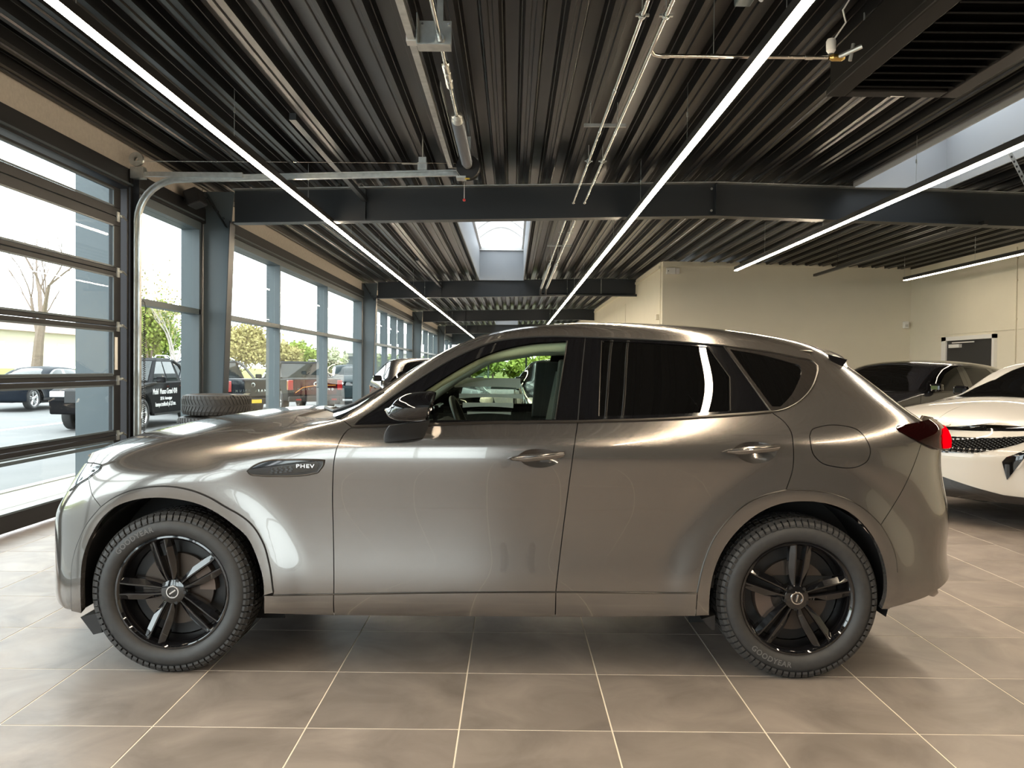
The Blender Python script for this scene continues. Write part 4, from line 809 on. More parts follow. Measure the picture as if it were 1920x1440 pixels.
# rear lamp stands proud of the corner
def lamp_off(u,s): t = np.clip((u-17.85)/1.7,0,1); return .004+.032*t*t*(3-2*t)
panel('tail_lamp', car, glass('smoked_red_lens',(.22,.012,.012),1.5,0,.72,(.012,.002,.002)), chain('tl_low','tl_low2',[(20.6,7.3),(20.6,8.9)],'-tl_top'), flange=.05, off=lamp_off)
panel('tail_lamp_housing', car, mat('lamp_red_reflector',(.16,.004,.005),.3,metal=.4), chain('tl_low','tl_low2',[(20.6,7.3),(20.6,8.9)],'-tl_top'), off=lambda u,s: lamp_off(u,s)-.02)
rb = LN['redblk']
panel('tail_light_unit', car, mat('lit_tail_light',(.05,.0,.0),.6,spec=.0,emit=((1.0,.0,.004),1.0)), chain(rb[::-1],[(rb[0][0]+.9,rb[0][1]),(rb[-1][0]+.9,rb[-1][1])]), flange=.02, off=lambda u,s: lamp_off(u,s)+.004)
# headlamp
panel('headlamp_lens', car, glass('lamp_lens',(.94,.96,.97),1.5), chain('lamp_top','lamp_low','lamp_low2',[(1.5,7.2),(1.4,8.3),(1.6,9.0)]), flange=.03, off=.002)
panel('headlamp_reflector', car, mat('lamp_reflector',(.80,.82,.84),.30,metal=.6), chain('lamp_top','lamp_low','lamp_low2',[(1.5,7.2),(1.4,8.3),(1.6,9.0)]), off=lambda u,s: -.03-.012*np.sin(u*9)*np.sin(s*5))
for sd in (1,-1):
    P0 = surf(np.array([2.75]),np.array([8.05]))[0]; 
    part('headlamp_unit', MB().lathe([(.001,-.012),(.014,-.010),(.020,0),(.022,.03)],1,20,(P0[0]+.02,-sd*(P0[1]-.045),P0[2])), M['chrome'], car, smooth=True)
    part('lamp_seal', MB().tube(on_surf(chain('lamp_top','lamp_low','lamp_low2'),.003,side=sd),.0028,6), M['under'], car)
# dark strips under the panel gaps
for sd in (1,-1):
    for ln in ('fd_front','fd_split','rd_rear','qb','bf','shut'):
        part('gap_strip', ribbon(ln,.020,-.010,sd), M['under'], car)
    part('gap_strip', ribbon('fuel',.016,-.010,sd), M['under'], car)
    part('gap_strip', ribbon([tuple(LN['sb1'][-1]),tuple(LN['fd_front'][-1])],.02,-.008,sd), M['under'], car)
    part('gap_strip', ribbon([tuple(LN['sb2'][-1]),tuple(LN['fd_split'][-1])],.02,-.008,sd), M['under'], car)
    for ln in ('sill_c1','sill_c2','sill_c3'):
        part('sill_moulding', MB().tube(on_surf(ln,.005,side=sd),.0030,6), M['satin'], car)
    part('flare_seal', MB().tube(on_surf(chain('flareFo_a','flareFo_b'),.0035,side=sd),.0032,6), M['under'], car)
    part('flare_seal', MB().tube(on_surf(chain('flareRo_a','flareRo_b','flareRo_c'),.0035,side=sd),.0030,6), M['satin'], car)
# glasshouse
gf = chain('g_f','g_f2','g_f3','g_f4','g_f5'); gr = chain('g_r','g_r2','g_r3','g_r4','g_r5'); gq = chain('g_q','g_q1','g_q2','g_q3')
panel('window_surround', car, M['gloss_black'], chain('dlo_f','b_split','belt_f'), [gf], gap=.001, flange=.012, off=-.002, label='gloss black front window surround')
panel('window_surround', car, M['gloss_black'], chain('dlo_r','q_split','belt_r','-b_split'), [gr], gap=.001, flange=.012, off=-.002)
panel('window_surround', car, M['trim_dark'], chain('dlo_q','-q_split'), [gq], gap=.001, flange=.012, off=.0)
panel('front_side_window', car, M['car_glass'], gf, off=-.006)
panel('rear_side_window', car, M['privacy'], gr, off=-.006)
panel('quarter_window', car, M['privacy'], gq, off=-.006)
for sd in (1,-1):
    for pl in (chain('dlo_f','dlo_r'),): part('window_trim', MB().tube(on_surf(pl,.001,side=sd),.0042,6), M['under'], car)
    part('window_trim', MB().tube(on_surf(chain('belt_r'),.004,side=sd),.0075,6), M['satin'], car, smooth=True)
    part('window_trim', MB().tube(on_surf(chain('belt_f'),.004,side=sd),.0075,6), M['satin'], car, smooth=True)
    part('window_trim', MB().tube(on_surf('dlo_q',.002,side=sd),.0048,6), M['satin'], car, smooth=True)
    for ln in ('g_f4','g_r5','g_r2','g_r3'): part('pillar_strip', MB().tube(on_surf(ln,.0,side=sd),.0028,6), M['satin'], car, smooth=True)
    part('pillar_strip', MB().tube(on_surf('b_split',-.004,side=sd),.0035,6), M['under'], car)
    part('pillar_strip', MB().tube(on_surf('q_split',-.001,side=sd),.0035,6), M['satin'], car)
    part('roof_seam', MB().tube(on_surf('pillar',.0,side=sd),.004,6), M['under'], car)
hdr = [(10.3,12.8),(10.75,13.0),(11.0,13.6),(11.05,14.5)]
panel('windscreen', car, M['wind_glass'], chain('pillar',hdr,[(8.0,14.5),(8.0,12.8),(8.05,11.4)]), off=-.003, merge=True)
panel('cowl', car, M['black'], chain('fend_back',[(8.05,11.4),(8.05,12.8),(8.05,14.5)],hood_back[::-1]), off=-.012, merge=True)
wp = MB()
P = surf(np.array([7.75,8.05,8.5,9.0]),np.array([13.0,12.3,12.0,11.9]))
wp.tube([(p[0],-p[1],p[2]+.03) for p in P[:1]]+[(p[0],-p[1],p[2]+.018) for p in P[1:]], .010, 6)
part('wiper', wp, M['black'], car)
# spoiler at the end of the roof
sp = []
for v in np.linspace(-.60,.60,25):
    a = 1-(abs(v)/.60)**4
    zc = 1.602-.11*(v/.6)**2
    xe = 1.865-.10*(abs(v)/.6)**3
    sp.append([(1.50,-v,zc-.004),(1.66,-v,zc-.022),(xe-.03,-v,zc-.058),(xe,-v,zc-.072),(xe-.006,-v,zc-.092),(1.70,-v,zc-.085),(1.55,-v,zc-.055)])
mb = MB(); mb.grid(sp); 
part('roof_spoiler', mb, M['paint'], car, smooth=True, auto=50)
part('spoiler_fin', MB().prism([(1.68,1.50),(1.775,1.475),(1.74,1.42),(1.72,1.40)],1,-.585,-.57), M['gloss_black'], car)
part('spoiler_fin', MB().prism([(1.68,1.50),(1.775,1.475),(1.74,1.42),(1.72,1.40)],1,.57,.585), M['gloss_black'], car)
# door handles in their pockets
def handle(line, c, L):
    cen = LN[line].mean(0)
    for sd in (1,-1):
        lp = LN[line]; rings = []
        for q in (1.03,.9,.75,.55,.3,.05):
            l = cen+(lp-cen)*q; P = surf(l[:,0],l[:,1])+nrm(l[:,0],l[:,1],surf)*(-.042*(1-q*q)**.8 if q < 1 else 0.0)
            rings.append([(p[0],-sd*p[1],p[2]) for p in P])
        part('handle_pocket', MB().grid(rings), M['paint'], car, smooth=True)
        (u0,s0),(u1,s1) = c; n = 15; prof = []
        for k in range(n):
            t = k/(n-1); u = u0+(u1-u0)*t; s = s0+(s1-s0)*t
            p = surf(np.array([u]),np.array([s]))[0]; hh = .017*min(1,(t/.30)**.6+.02)*(1 if t < .93 else .8); out = .004+.030*math.sin(math.pi*min(1,max(0,t*.96+.02)))**.6
            prof.append([(p[0],-sd*(p[1]+out+dv),p[2]+dz*hh) for dv,dz in ((-.012,-.8),(-.002,-1),(.006,-.55),(.008,0),(.005,.6),(-.003,.9),(-.012,.7))])
        h = part('door_handle', MB().grid(prof), M['paint'], car, smooth=True)
        part('handle_strip', MB().tube([(p[3][0],p[3][1]-sd*.001,p[3][2]+.002) for p in prof[1:]],.0030,6), M['chrome'], h)
handle('pockF', ((10.83,7.03),(11.68,7.24)), 1)
handle('pockR', ((14.20,7.35),(15.21,7.56)), 1)
# side vent badge
panel('side_vent', car, M['gloss_black'], chain('v1','v2','v3'), off=.007, flange=.010)
for sd in (1,-1):
    part('vent_rim', MB().tube(on_surf(chain('v1','v2','v3'),.006,side=sd),.0042,8,closed=True), M['satin'], car, smooth=True)
    P = on_surf([(7.60,6.82)],.010,side=sd)[0]
    ins = [(6.95,6.75),(7.05,6.93),(7.80,7.0),(7.86,6.9),(7.80,6.60),(7.1,6.57)]
    me = to_mesh('vent_insert', panel_data(np.array(ins),off=.010,flange=.004),(sd,)); link('vent_insert', me, M['satin'], car)
    tm = text_mesh('PHEV', .024, .0008, bold=True, spacing=1.15)
    for v_ in tm.vertices: v_.co.x *= 1.35
    o = link('badge_lettering', tm, M['chrome'], car, (P[0]+.006,P[1]-sd*.0065,P[2]+.002), (R(90),0,R(0 if sd > 0 else 180)))
    for i in range(5):
        for j in range(3):
            q = on_surf([(7.02+.085*i+.02*(j%2),6.66+.10*j)],.012,side=sd)[0]
            part('vent_stud', MB().cbox(q,(.012,.004,.007)), M['gloss_black'], car)
# wheels, arches, underside
wheel_parts(car, HUBX[0], 1, 105, text_at=(124,False))
wheel_parts(car, HUBX[1], 1, 86, text_at=(245,True))
wheel_parts(car, HUBX[0], -1, 60, tread=True, low=True)
wheel_parts(car, HUBX[1], -1, 20, tread=True, low=True)
for hx in HUBX:
    for sd in (1,-1):
        arc = MB(); pts = []
        for k in range(25):
            a = R(-16+212*k/24); pts.append([(hx+.425*math.cos(a)*1.0,-sd*q,max(.29,.395+.430*math.sin(a))) for q in (.905,.55)])
        arc.grid(pts); part('wheel_well', arc, mat('wheel_well_liner',(.012,.0125,.014),.6), car, smooth=True)
        part('wheel_well_wall', MB().box((hx-.42,-sd*.55-.005,.15),(hx+.42,-sd*.55+.005,.86)), M['under'], car)
part('underbody', MB().box((-.95,-.80,.275),(.95,.80,.36)).box((-1.8,-.50,.27),(1.8,.50,.36)), M['under'], car)
part('mud_guard', MB().prism([(-1.86,.25),(-1.80,.17),(-1.76,.18),(-1.78,.27)],1,-.90,-.66), M['black'], car)
part('mud_guard', MB().prism([(1.0,.27),(1.045,.22),(1.06,.22),(1.06,.29)],1,-.90,-.70), M['black'], car)
# door mirrors
def mirror(sd):
    t = link('door_mirror', None, None, car)
    rings = []; n = 20
    for k in range(13):
        q = k/12; x = -.425+.185*q
        hgt = .064*(1-(1-q)**3.4)**.5+.004; hgt *= (1 if q < .9 else 1-.10*(q-.9)/.1)
        dep = .100*(1-(1-q)**3.0)**.5+.006
        zc = 1.236+.010*q; vc = 1.055
        rings.append([(x+.02*math.sin(2*math.pi*j/n), -sd*(vc+dep*math.copysign(abs(math.cos(2*math.pi*j/n))**.8,math.cos(2*math.pi*j/n))), zc+hgt*math.copysign(abs(math.sin(2*math.pi*j/n))**.85,math.sin(2*math.pi*j/n))) for j in range(n)])
    mb = MB(); L = len(rings)
    for r in rings: r.append(r[0])
    mb.grid(rings); mb.add(rings[0][:-1],[tuple(range(n))]); part('mirror_cap', mb, M['gloss_black'], t, smooth=True, auto=60)
    part('mirror_glass', MB().add([(p[0]-.006,p[1],p[2]) for p in rings[-1][:-1]],[tuple(range(n))]), M['chrome'], t)
    ft = []
    for k in range(9):
        q = k/8; x0 = -.475+.05*q*q; x1 = -.275+.03*q
        z = 1.085+.085*q
        a,b = (x0+x1)/2,(x1-x0)/2
        v = .915+.12*q**1.4; ft.append([(a+b*(.92+.08*q)*math.cos(2*math.pi*j/16), -sd*(v+.050*math.sin(2*math.pi*j/16)), z+.012*math.cos(2*math.pi*j/16)) for j in range(17)])
    mb = MB().grid(ft); mb.add(ft[-1][:-1],[tuple(range(16))]); part('mirror_foot', mb, mat('mirror_foot_plastic',(.035,.037,.040),.5,spec=.3), t, smooth=True, auto=60)
mirror(1); mirror(-1)
# ---------------------------------------------------------------- cabin of the grey car
M['cream_trim'] = mat('pale_cabin_trim', (.78,.76,.62), .8)
M['cabin_dark'] = mat('dark_cabin_trim', (.016,.016,.017), .6)
M['belt'] = mat('grey_belt_webbing', (.22,.23,.21), .8)
part('dashboard', MB().prism([(-.72,1.02),(-.30,1.10),(-.18,1.05),(-.10,.80),(-.75,.80)],1,-.74,.74), M['cabin_dark'], car, bevel=.02)
part('instrument_hood', MB().prism([(-.42,1.08),(-.24,1.15),(-.14,1.12),(-.16,1.05)],1,-.55,-.18), M['cabin_dark'], car, bevel=.015)
part('centre_screen', MB().cbox((-.30,0,1.16),(.03,.34,.10)), M['gloss_black'], car, bevel=.008)
sw = link('steering_wheel', None, None, car); sw.location = (-.13,-.37,1.09); sw.rotation_euler = (0,R(-22),0)
part('wheel_rim', MB().lathe([(.178+.016*math.cos(a),.016*math.sin(a)) for a in np.linspace(0,2*math.pi,10)[:-1]],0,36,closed=True), mat('black_leather',(.02,.02,.02),.4), sw, smooth=True)
part('wheel_boss', MB().cbox((-.02,0,0),(.05,.16,.12)), M['cabin_dark'], sw, bevel=.02)
for q in (-1,1): part('wheel_spoke', MB().cbox((-.01,q*.12,0),(.02,.10,.035)), M['cabin_dark'], sw)
part('wheel_spoke', MB().cbox((-.01,0,-.11),(.02,.04,.10)), M['satin'], sw)
part('steering_column', MB().cyl((-.05,0,0),(-.35,0,-.06),.04,10), M['cabin_dark'], sw)
for k,yy in enumerate((-.37,.37)):
    s = link('front_seat', None, None, car); s.location = (.32,yy,.55)
    part('seat_base', MB().cbox((-.10,0,.06),(.50,.50,.16)), M['cabin_dark'], s, bevel=.05)
    part('seat_back', MB().prism([(.10,.05),(.26,.05),(.44,.68),(.36,.72),(.28,.70)],1,-.24,.24), M['cabin_dark'], s, bevel=.04)
    part('headrest', MB().prism([(.34,.74),(.44,.74),(.47,.90),(.38,.92)],1,-.13,.13), M['cabin_dark'], s, bevel=.03)
s = part('rear_bench', MB().prism([(.75,.60),(1.35,.60),(1.55,1.25),(1.42,1.27),(1.22,.75),(.75,.75)],1,-.66,.66), M['cabin_dark'], car, bevel=.04)
for q in (-1,1):
    part('pillar_lining', MB().tube([(-.62,-q*.745,1.105),(-.45,-q*.715,1.215),(-.25,-q*.675,1.365),(-.03,-q*.635,1.485),(.25,-q*.615,1.525),(.50,-q*.61,1.53)],[.045,.05,.05,.042,.032,.028],10), M['cream_trim'], car, smooth=True)
    part('pillar_lining', MB().prism([(.30 if q > 0 else .24,1.10),(.50,1.10),(.50,1.46),(.34 if q > 0 else .27,1.46)],1,-q*.68-.025,-q*.68+.025), M['cabin_dark'] if q < 0 else M['cabin_dark'], car, bevel=.01)
    part('seat_belt', MB().add([(.40,-q*.66,1.42),(.45,-q*.66,1.42),(.33,-q*.52,.80),(.27,-q*.52,.80)],[(0,1,2,3)]), M['belt'], car)
    part('door_lining', MB().prism([(-.62,.45),(.36,.45),(.38,1.13),(-.55,1.10)],1,-q*.84-.02,-q*.84+.02), M['cabin_dark'], car)
    part('door_lining', MB().prism([(.40,.45),(1.05,.45),(1.30,1.16),(.42,1.14)],1,-q*.84-.02,-q*.84+.02), M['cabin_dark'], car)
part('headlining', MB().grid([[(x,-v,1.60-.06*abs(x-.6)**2*.6-.05*(v/.6)**2) for v in np.linspace(-.60,.60,9)] for x in np.linspace(.05,1.6,10)]), M['cream_trim'], car, smooth=True)
part('interior_mirror', MB().cbox((-.14,0,1.46),(.03,.22,.06)), M['black'], car, bevel=.01)
part('cabin_floor', MB().box((-.75,-.84,.40),(1.6,.84,.46)), M['under'], car)
# sheet hung in the far front window
pap = mat('sheet_paper', (.82,.82,.82), .7); film = glass('clear_film', (.80,.82,.82), 1.4)
sh = thing('price_sheet', 'sheet with white bands hung in the far front window of the grey car', 'paper sheet', (CARX-.03,CARY+.795,1.12))
part('film', MB().box((-.30,0,0),(.24,.0015,.28)), film, sh)
for z0,z1,x0,x1 in ((.165,.23,-.235,.20),(.095,.125,-.205,.22),(.033,.066,-.18,.155),(-.012,.006,-.15,.14)):
    pts = []
    for k in range(13):
        t = k/12; x = x0+(x1-x0)*t; bow = .008*math.sin(math.pi*t); pts.append([(x,-.003,z0+bow),(x,-.003,z1),(x,-.001,z1),(x,-.001,z0+bow)])
    part('white_band', MB().grid(pts), pap, sh)
part('printed_outline', MB().tube([(-.15,-.004,.012),(-.08,-.004,.028),(.05,-.004,.03),(.15,-.004,.02),(.14,-.004,.012),(-.15,-.004,.010)],.0012,5), M['black'], sh)
# ---------------------------------------------------------------- other cars, smaller or farther
def side_car(name, label, cat, loc, head, paint, warp=None, glassm=None, wheel_r=.36, rim=None, group=None, front='plain', nose=True, spokes=5, gap=.003, inside_trim=True):
    """a car shaped from the same kind of surface with its own proportions"""
    hx,hy = head; t = thing(name,label,cat,loc,math.atan2(-hy,-hx),group)
    S = (lambda u,s: warp(surf(u,s))) if warp else surf
    st = (.30,.5); gm = glassm or M['privacy']
    def p(nm, m, loop, holes=(), **k): return panel(nm,t,m,loop,holes,k.pop('gap',gap),k.pop('flange',.012),step=st,S=S,**k)
    p('front_fender', paint, chain('lamp_low','bf','flareFo_b','sill_c1','-fd_front','-cowl_up','-fend_back','-shut'))
    p('bonnet', paint, chain('shut',hood_back,[(0,14.5),(0,9.9),(1.2,9.6),(1.9,9.25)],'lamp_top'), merge=True)
    p('front_bumper', paint, chain('lamp_low2',[(1.6,7.15),(1.0,7.2),(-.5,7.2),(-.5,1.6),(1.2,1.6)],'-fb_bot','flareFo_a','-bf'), merge=True)
    p('wheel_arch_flare', M['black'] if front != 'white' else paint, chain('flareFo_a','flareFo_b','-flareFi'), off=.006)
    p('wheel_arch_flare', M['black'] if front != 'white' else paint, chain('flareRo_a0','flareRo_a','flareRo_b','flareRo_c','flareRo_d','-flareRi'), off=.006)
    p('front_door', paint, chain('fd_front','sill_c2','-fd_split','belt_f'))
    p('rear_door', paint, chain('fd_split','sill_c3','flareRo_a','-rd_rear','belt_r'))
    p('sill_panel', M['black'], chain([tuple(LN['flareFi'][-1])],'sill_c1','sill_c2','sill_c3','-sb3','-sb2','-sb1'))
    p('body_side', paint, chain('dlo_f','dlo_r','dlo_q','rd_rear','flareRo_b','-qb','-tl_low','tl_top',dp,hd,'-pillar','cowl_up'))
    p('tailgate', paint, chain('tl_top',dp,[(21.5,14.5),(21.5,8.99),(19.3,8.99)])[len(LN['tl_top'])-1:], [chain([(19.7,10.3),(19.2,11.4),(18.8,12.6),(18.7,14.0),(21.2,14.0),(21.2,10.3)])], merge=True)
    p('rear_window', M['privacy'], chain([(19.7,10.3),(19.2,11.4),(18.8,12.6),(18.7,14.0),(21.2,14.0),(21.2,10.3)]), merge=True, gap=0)
    p('rear_bumper', paint, chain('qb','flareRo_c','flareRo_d','rb_bot',[(19.6,2.3),(21.5,2.4),(21.5,7.45),(19.3,7.3)],'-tl_low2'), merge=True)
    p('tail_lamp', mat('red_lamp_lens',(.35,.01,.01),.2,coat=1.), chain('tl_low','tl_low2',[(20.6,7.3),(20.6,8.9)],'-tl_top'), off=.006)
    p('window_surround', M['gloss_black'], chain('dlo_f','b_split','belt_f'), [gf], off=-.002, gap=.001)
    p('window_surround', M['gloss_black'], chain('dlo_r','q_split','belt_r','-b_split'), [gr], off=-.002, gap=.001)
    p('window_surround', M['gloss_black'], chain('dlo_q','-q_split'), [gq], off=-.002, gap=.001)
    p('side_window', gm, gf, gap=0, off=-.004); p('side_window', gm, gr, gap=0, off=-.004); p('side_window', gm, gq, gap=0, off=-.004)
    p('windscreen', gm, chain('pillar',hdr,[(8.0,14.5),(8.0,12.8),(8.05,11.4)]), merge=True, gap=0, off=-.003)
    p('cowl', M['black'], chain('fend_back',[(8.05,11.4),(8.05,12.8),(8.05,14.5)],hood_back[::-1]), merge=True, off=-.012, gap=0)
    p('headlamp', MATS['lamp_reflector'], chain('lamp_top','lamp_low','lamp_low2',[(1.5,7.2),(1.4,8.3),(1.6,9.0)]), gap=0, off=.0)
    p('grille', M['gloss_black'], chain(grille), merge=True, gap=0, off=-.004)
    ws = 1 if not warp else None
    for hxx in HUBX:
        q = S_at(warp,hxx)
        for sd in (1,-1):
            wt = wheel_parts(t, q, sd, 80+15*sd, RT=wheel_r, rim_mat=rim or mat('silver_alloy',(.55,.56,.57),.25,metal=.9), tread=False, low=True, vout=.915, rr=wheel_r*.66, nsp=spokes)
            arc = MB(); arc.grid([[(q+.42*math.cos(R(a)),-sd*w_,.39+.42*math.sin(R(a))) for w_ in (.90,.5)] for a in range(-20,201,12)]); part('wheel_well', arc, M['under'], t)
    part('underbody', MB().box((-.95,-.82,.20),(.95,.82,.34)).box((-2.0,-.5,.24),(2.0,.5,.36)), M['under'], t)
    for sd in (1,-1):
        q = S(np.array([9.2]),np.array([9.3]))[0]
        part('door_mirror', MB().cbox((q[0]+.02,-sd*(q[1]+.075),q[2]+.04),(.10,.16,.11)), M['gloss_black'], t, bevel=.03)
        for uu,nm in ((11.3,'F'),(14.7,'R')):
            h = S(np.array([uu]),np.array([7.3]))[0]; part('door_handle', MB().cbox((h[0],-sd*(h[1]+.012),h[2]),(.20,.03,.03)), paint, t, bevel=.008)
    return t,S
def S_at(warp, hxx):
    return float(warp(np.array([[hxx,.9,.365]]))[0][0]) if warp else hxx
def w_suv(P): Q = P.copy(); Q[...,0]*=.97; Q[...,2] = np.where(P[...,2] > 1.1, 1.1+(P[...,2]-1.1)*.88, P[...,2]); return Q
def w_tall(P): Q = P.copy(); Q[...,2] = P[...,2]*1.03; return Q
def w_sedan(P):
    Q = P.copy(); z = P[...,2]; Q[...,2] = np.where(z > .37, .37+(z-.37)*.80, z); Q[...,0] = P[...,0]*1.04+np.clip(z-1.2,0,1)*.15; return Q
M['white_paint'] = mat('pearl_white_paint', (.60,.575,.53), .28, coat=1., coat_rough=.02)
M['black_paint'] = mat('black_car_paint', (.012,.012,.014), .25, coat=1., coat_rough=.02)
M['navy_paint'] = mat('blue_black_paint', (.018,.024,.034), .25, coat=1.)
M['dark_red'] = mat('dark_red_paint', (.05,.009,.009), .45, spec=.06)
M['dull_black'] = mat('dull_black_paint', (.008,.008,.009), .45, spec=.06)  # dull paints: specular cut to suppress sky reflections on the cars outside
M['dull_navy'] = mat('dull_navy_paint', (.007,.010,.015), .45, spec=.06)
M['dull_teal'] = mat('dull_teal_paint', (.008,.018,.021), .45, spec=.08)
M['dark_teal'] = mat('dark_green_blue_paint', (.018,.040,.045), .28, coat=1.)
WH = (-.90,-.437); _n = math.hypot(*WH); WH = (WH[0]/_n,WH[1]/_n)
def from_front(fc, h, L=2.20): return (fc[0]-h[0]*L, fc[1]-h[1]*L, 0)
wc,WS = side_car('car','white car with dark mesh grille, nose beside the tail of the grey car','car',from_front((3.93,7.90),WH),WH,M['white_paint'],w_suv,front='white')
# nose of the white car: lamp strip, tapering mesh, corner intake, dark lower lip
def wpan(nm, m, loop, **k): return panel(nm,wc,m,np.array(loop,float),(),0,.012,step=(.2,.3),S=WS,**k)
wpan('lamp_strip', M['gloss_black'], [(-.5,8.55),(1.4,8.55),(2.6,8.35),(3.2,8.45),(2.5,8.75),(1.2,8.95),(-.5,8.95)], off=.008)
wpan('nose_band', M['white_paint'], [(-.5,7.7),(1.0,7.7),(2.7,7.95),(3.0,8.25),(2.6,8.35),(1.4,8.55),(-.5,8.55)], off=.006)
wedge = [(-.5,5.6),(.8,5.9),(1.8,6.9),(2.75,7.75),(2.7,7.95),(1.0,7.72),(-.5,7.7)]
wpan('grille_wedge', M['gloss_black'], wedge, off=.004)
wpan('corner_intake', M['gloss_black'], [(1.70,3.9),(1.98,4.8),(2.48,6.25),(2.28,6.35),(1.66,5.7),(1.55,5.3)], off=.010)
wpan('intake_blade', M['white_paint'], [(1.98,4.8),(2.06,4.75),(2.56,6.25),(2.48,6.3)], off=.014)
wpan('lower_lip', M['gloss_black'], [(-.5,1.2),(2.2,1.2),(2.9,1.6),(2.6,2.2),(1.6,2.4),(.8,3.0),(-.5,4.0)], off=.008)
mesh = MB(); wl_ = np.array(wedge)
for i in range(22):
    for j in range(14):
        q = np.array([[-.4+.15*i+.075*(j%2), 5.75+.155*j]])
        if inside(wl_,q)[0]:
            P = WS(q[:,0],q[:,1])+nrm(q[:,0],q[:,1],WS)*.010
            for sd in (1,-1): mesh.cbox((P[0][0],-sd*P[0][1],P[0][2]),(.014,.016,.010))
part('mesh_studs', mesh, M['satin'], wc, kind='stuff')
bc,BS = side_car('car','black car parked behind the white car near the cream wall','car',from_front((3.65,11.2),WH),WH,M['black_paint'],w_suv)
def sc(*a,**k): return side_car(*a,**k)[0]
sc('car','dark car standing inside the hall, seen low through the grey car window on the left','car',(-1.6,15.5,0),(0.25,-1),M['black_paint'],w_suv)
sc('car','dark car standing inside the hall, seen through the grey car window on the right','car',(1.05,15.2,0),(0.05,-1),M['navy_paint'],w_suv)
sc('car','white and red car far down the hall beside the windows','car',(-2.75,26.5,0),(-.3,-1),mat('white_far_paint',(.75,.72,.70),.3,coat=1.),w_suv)
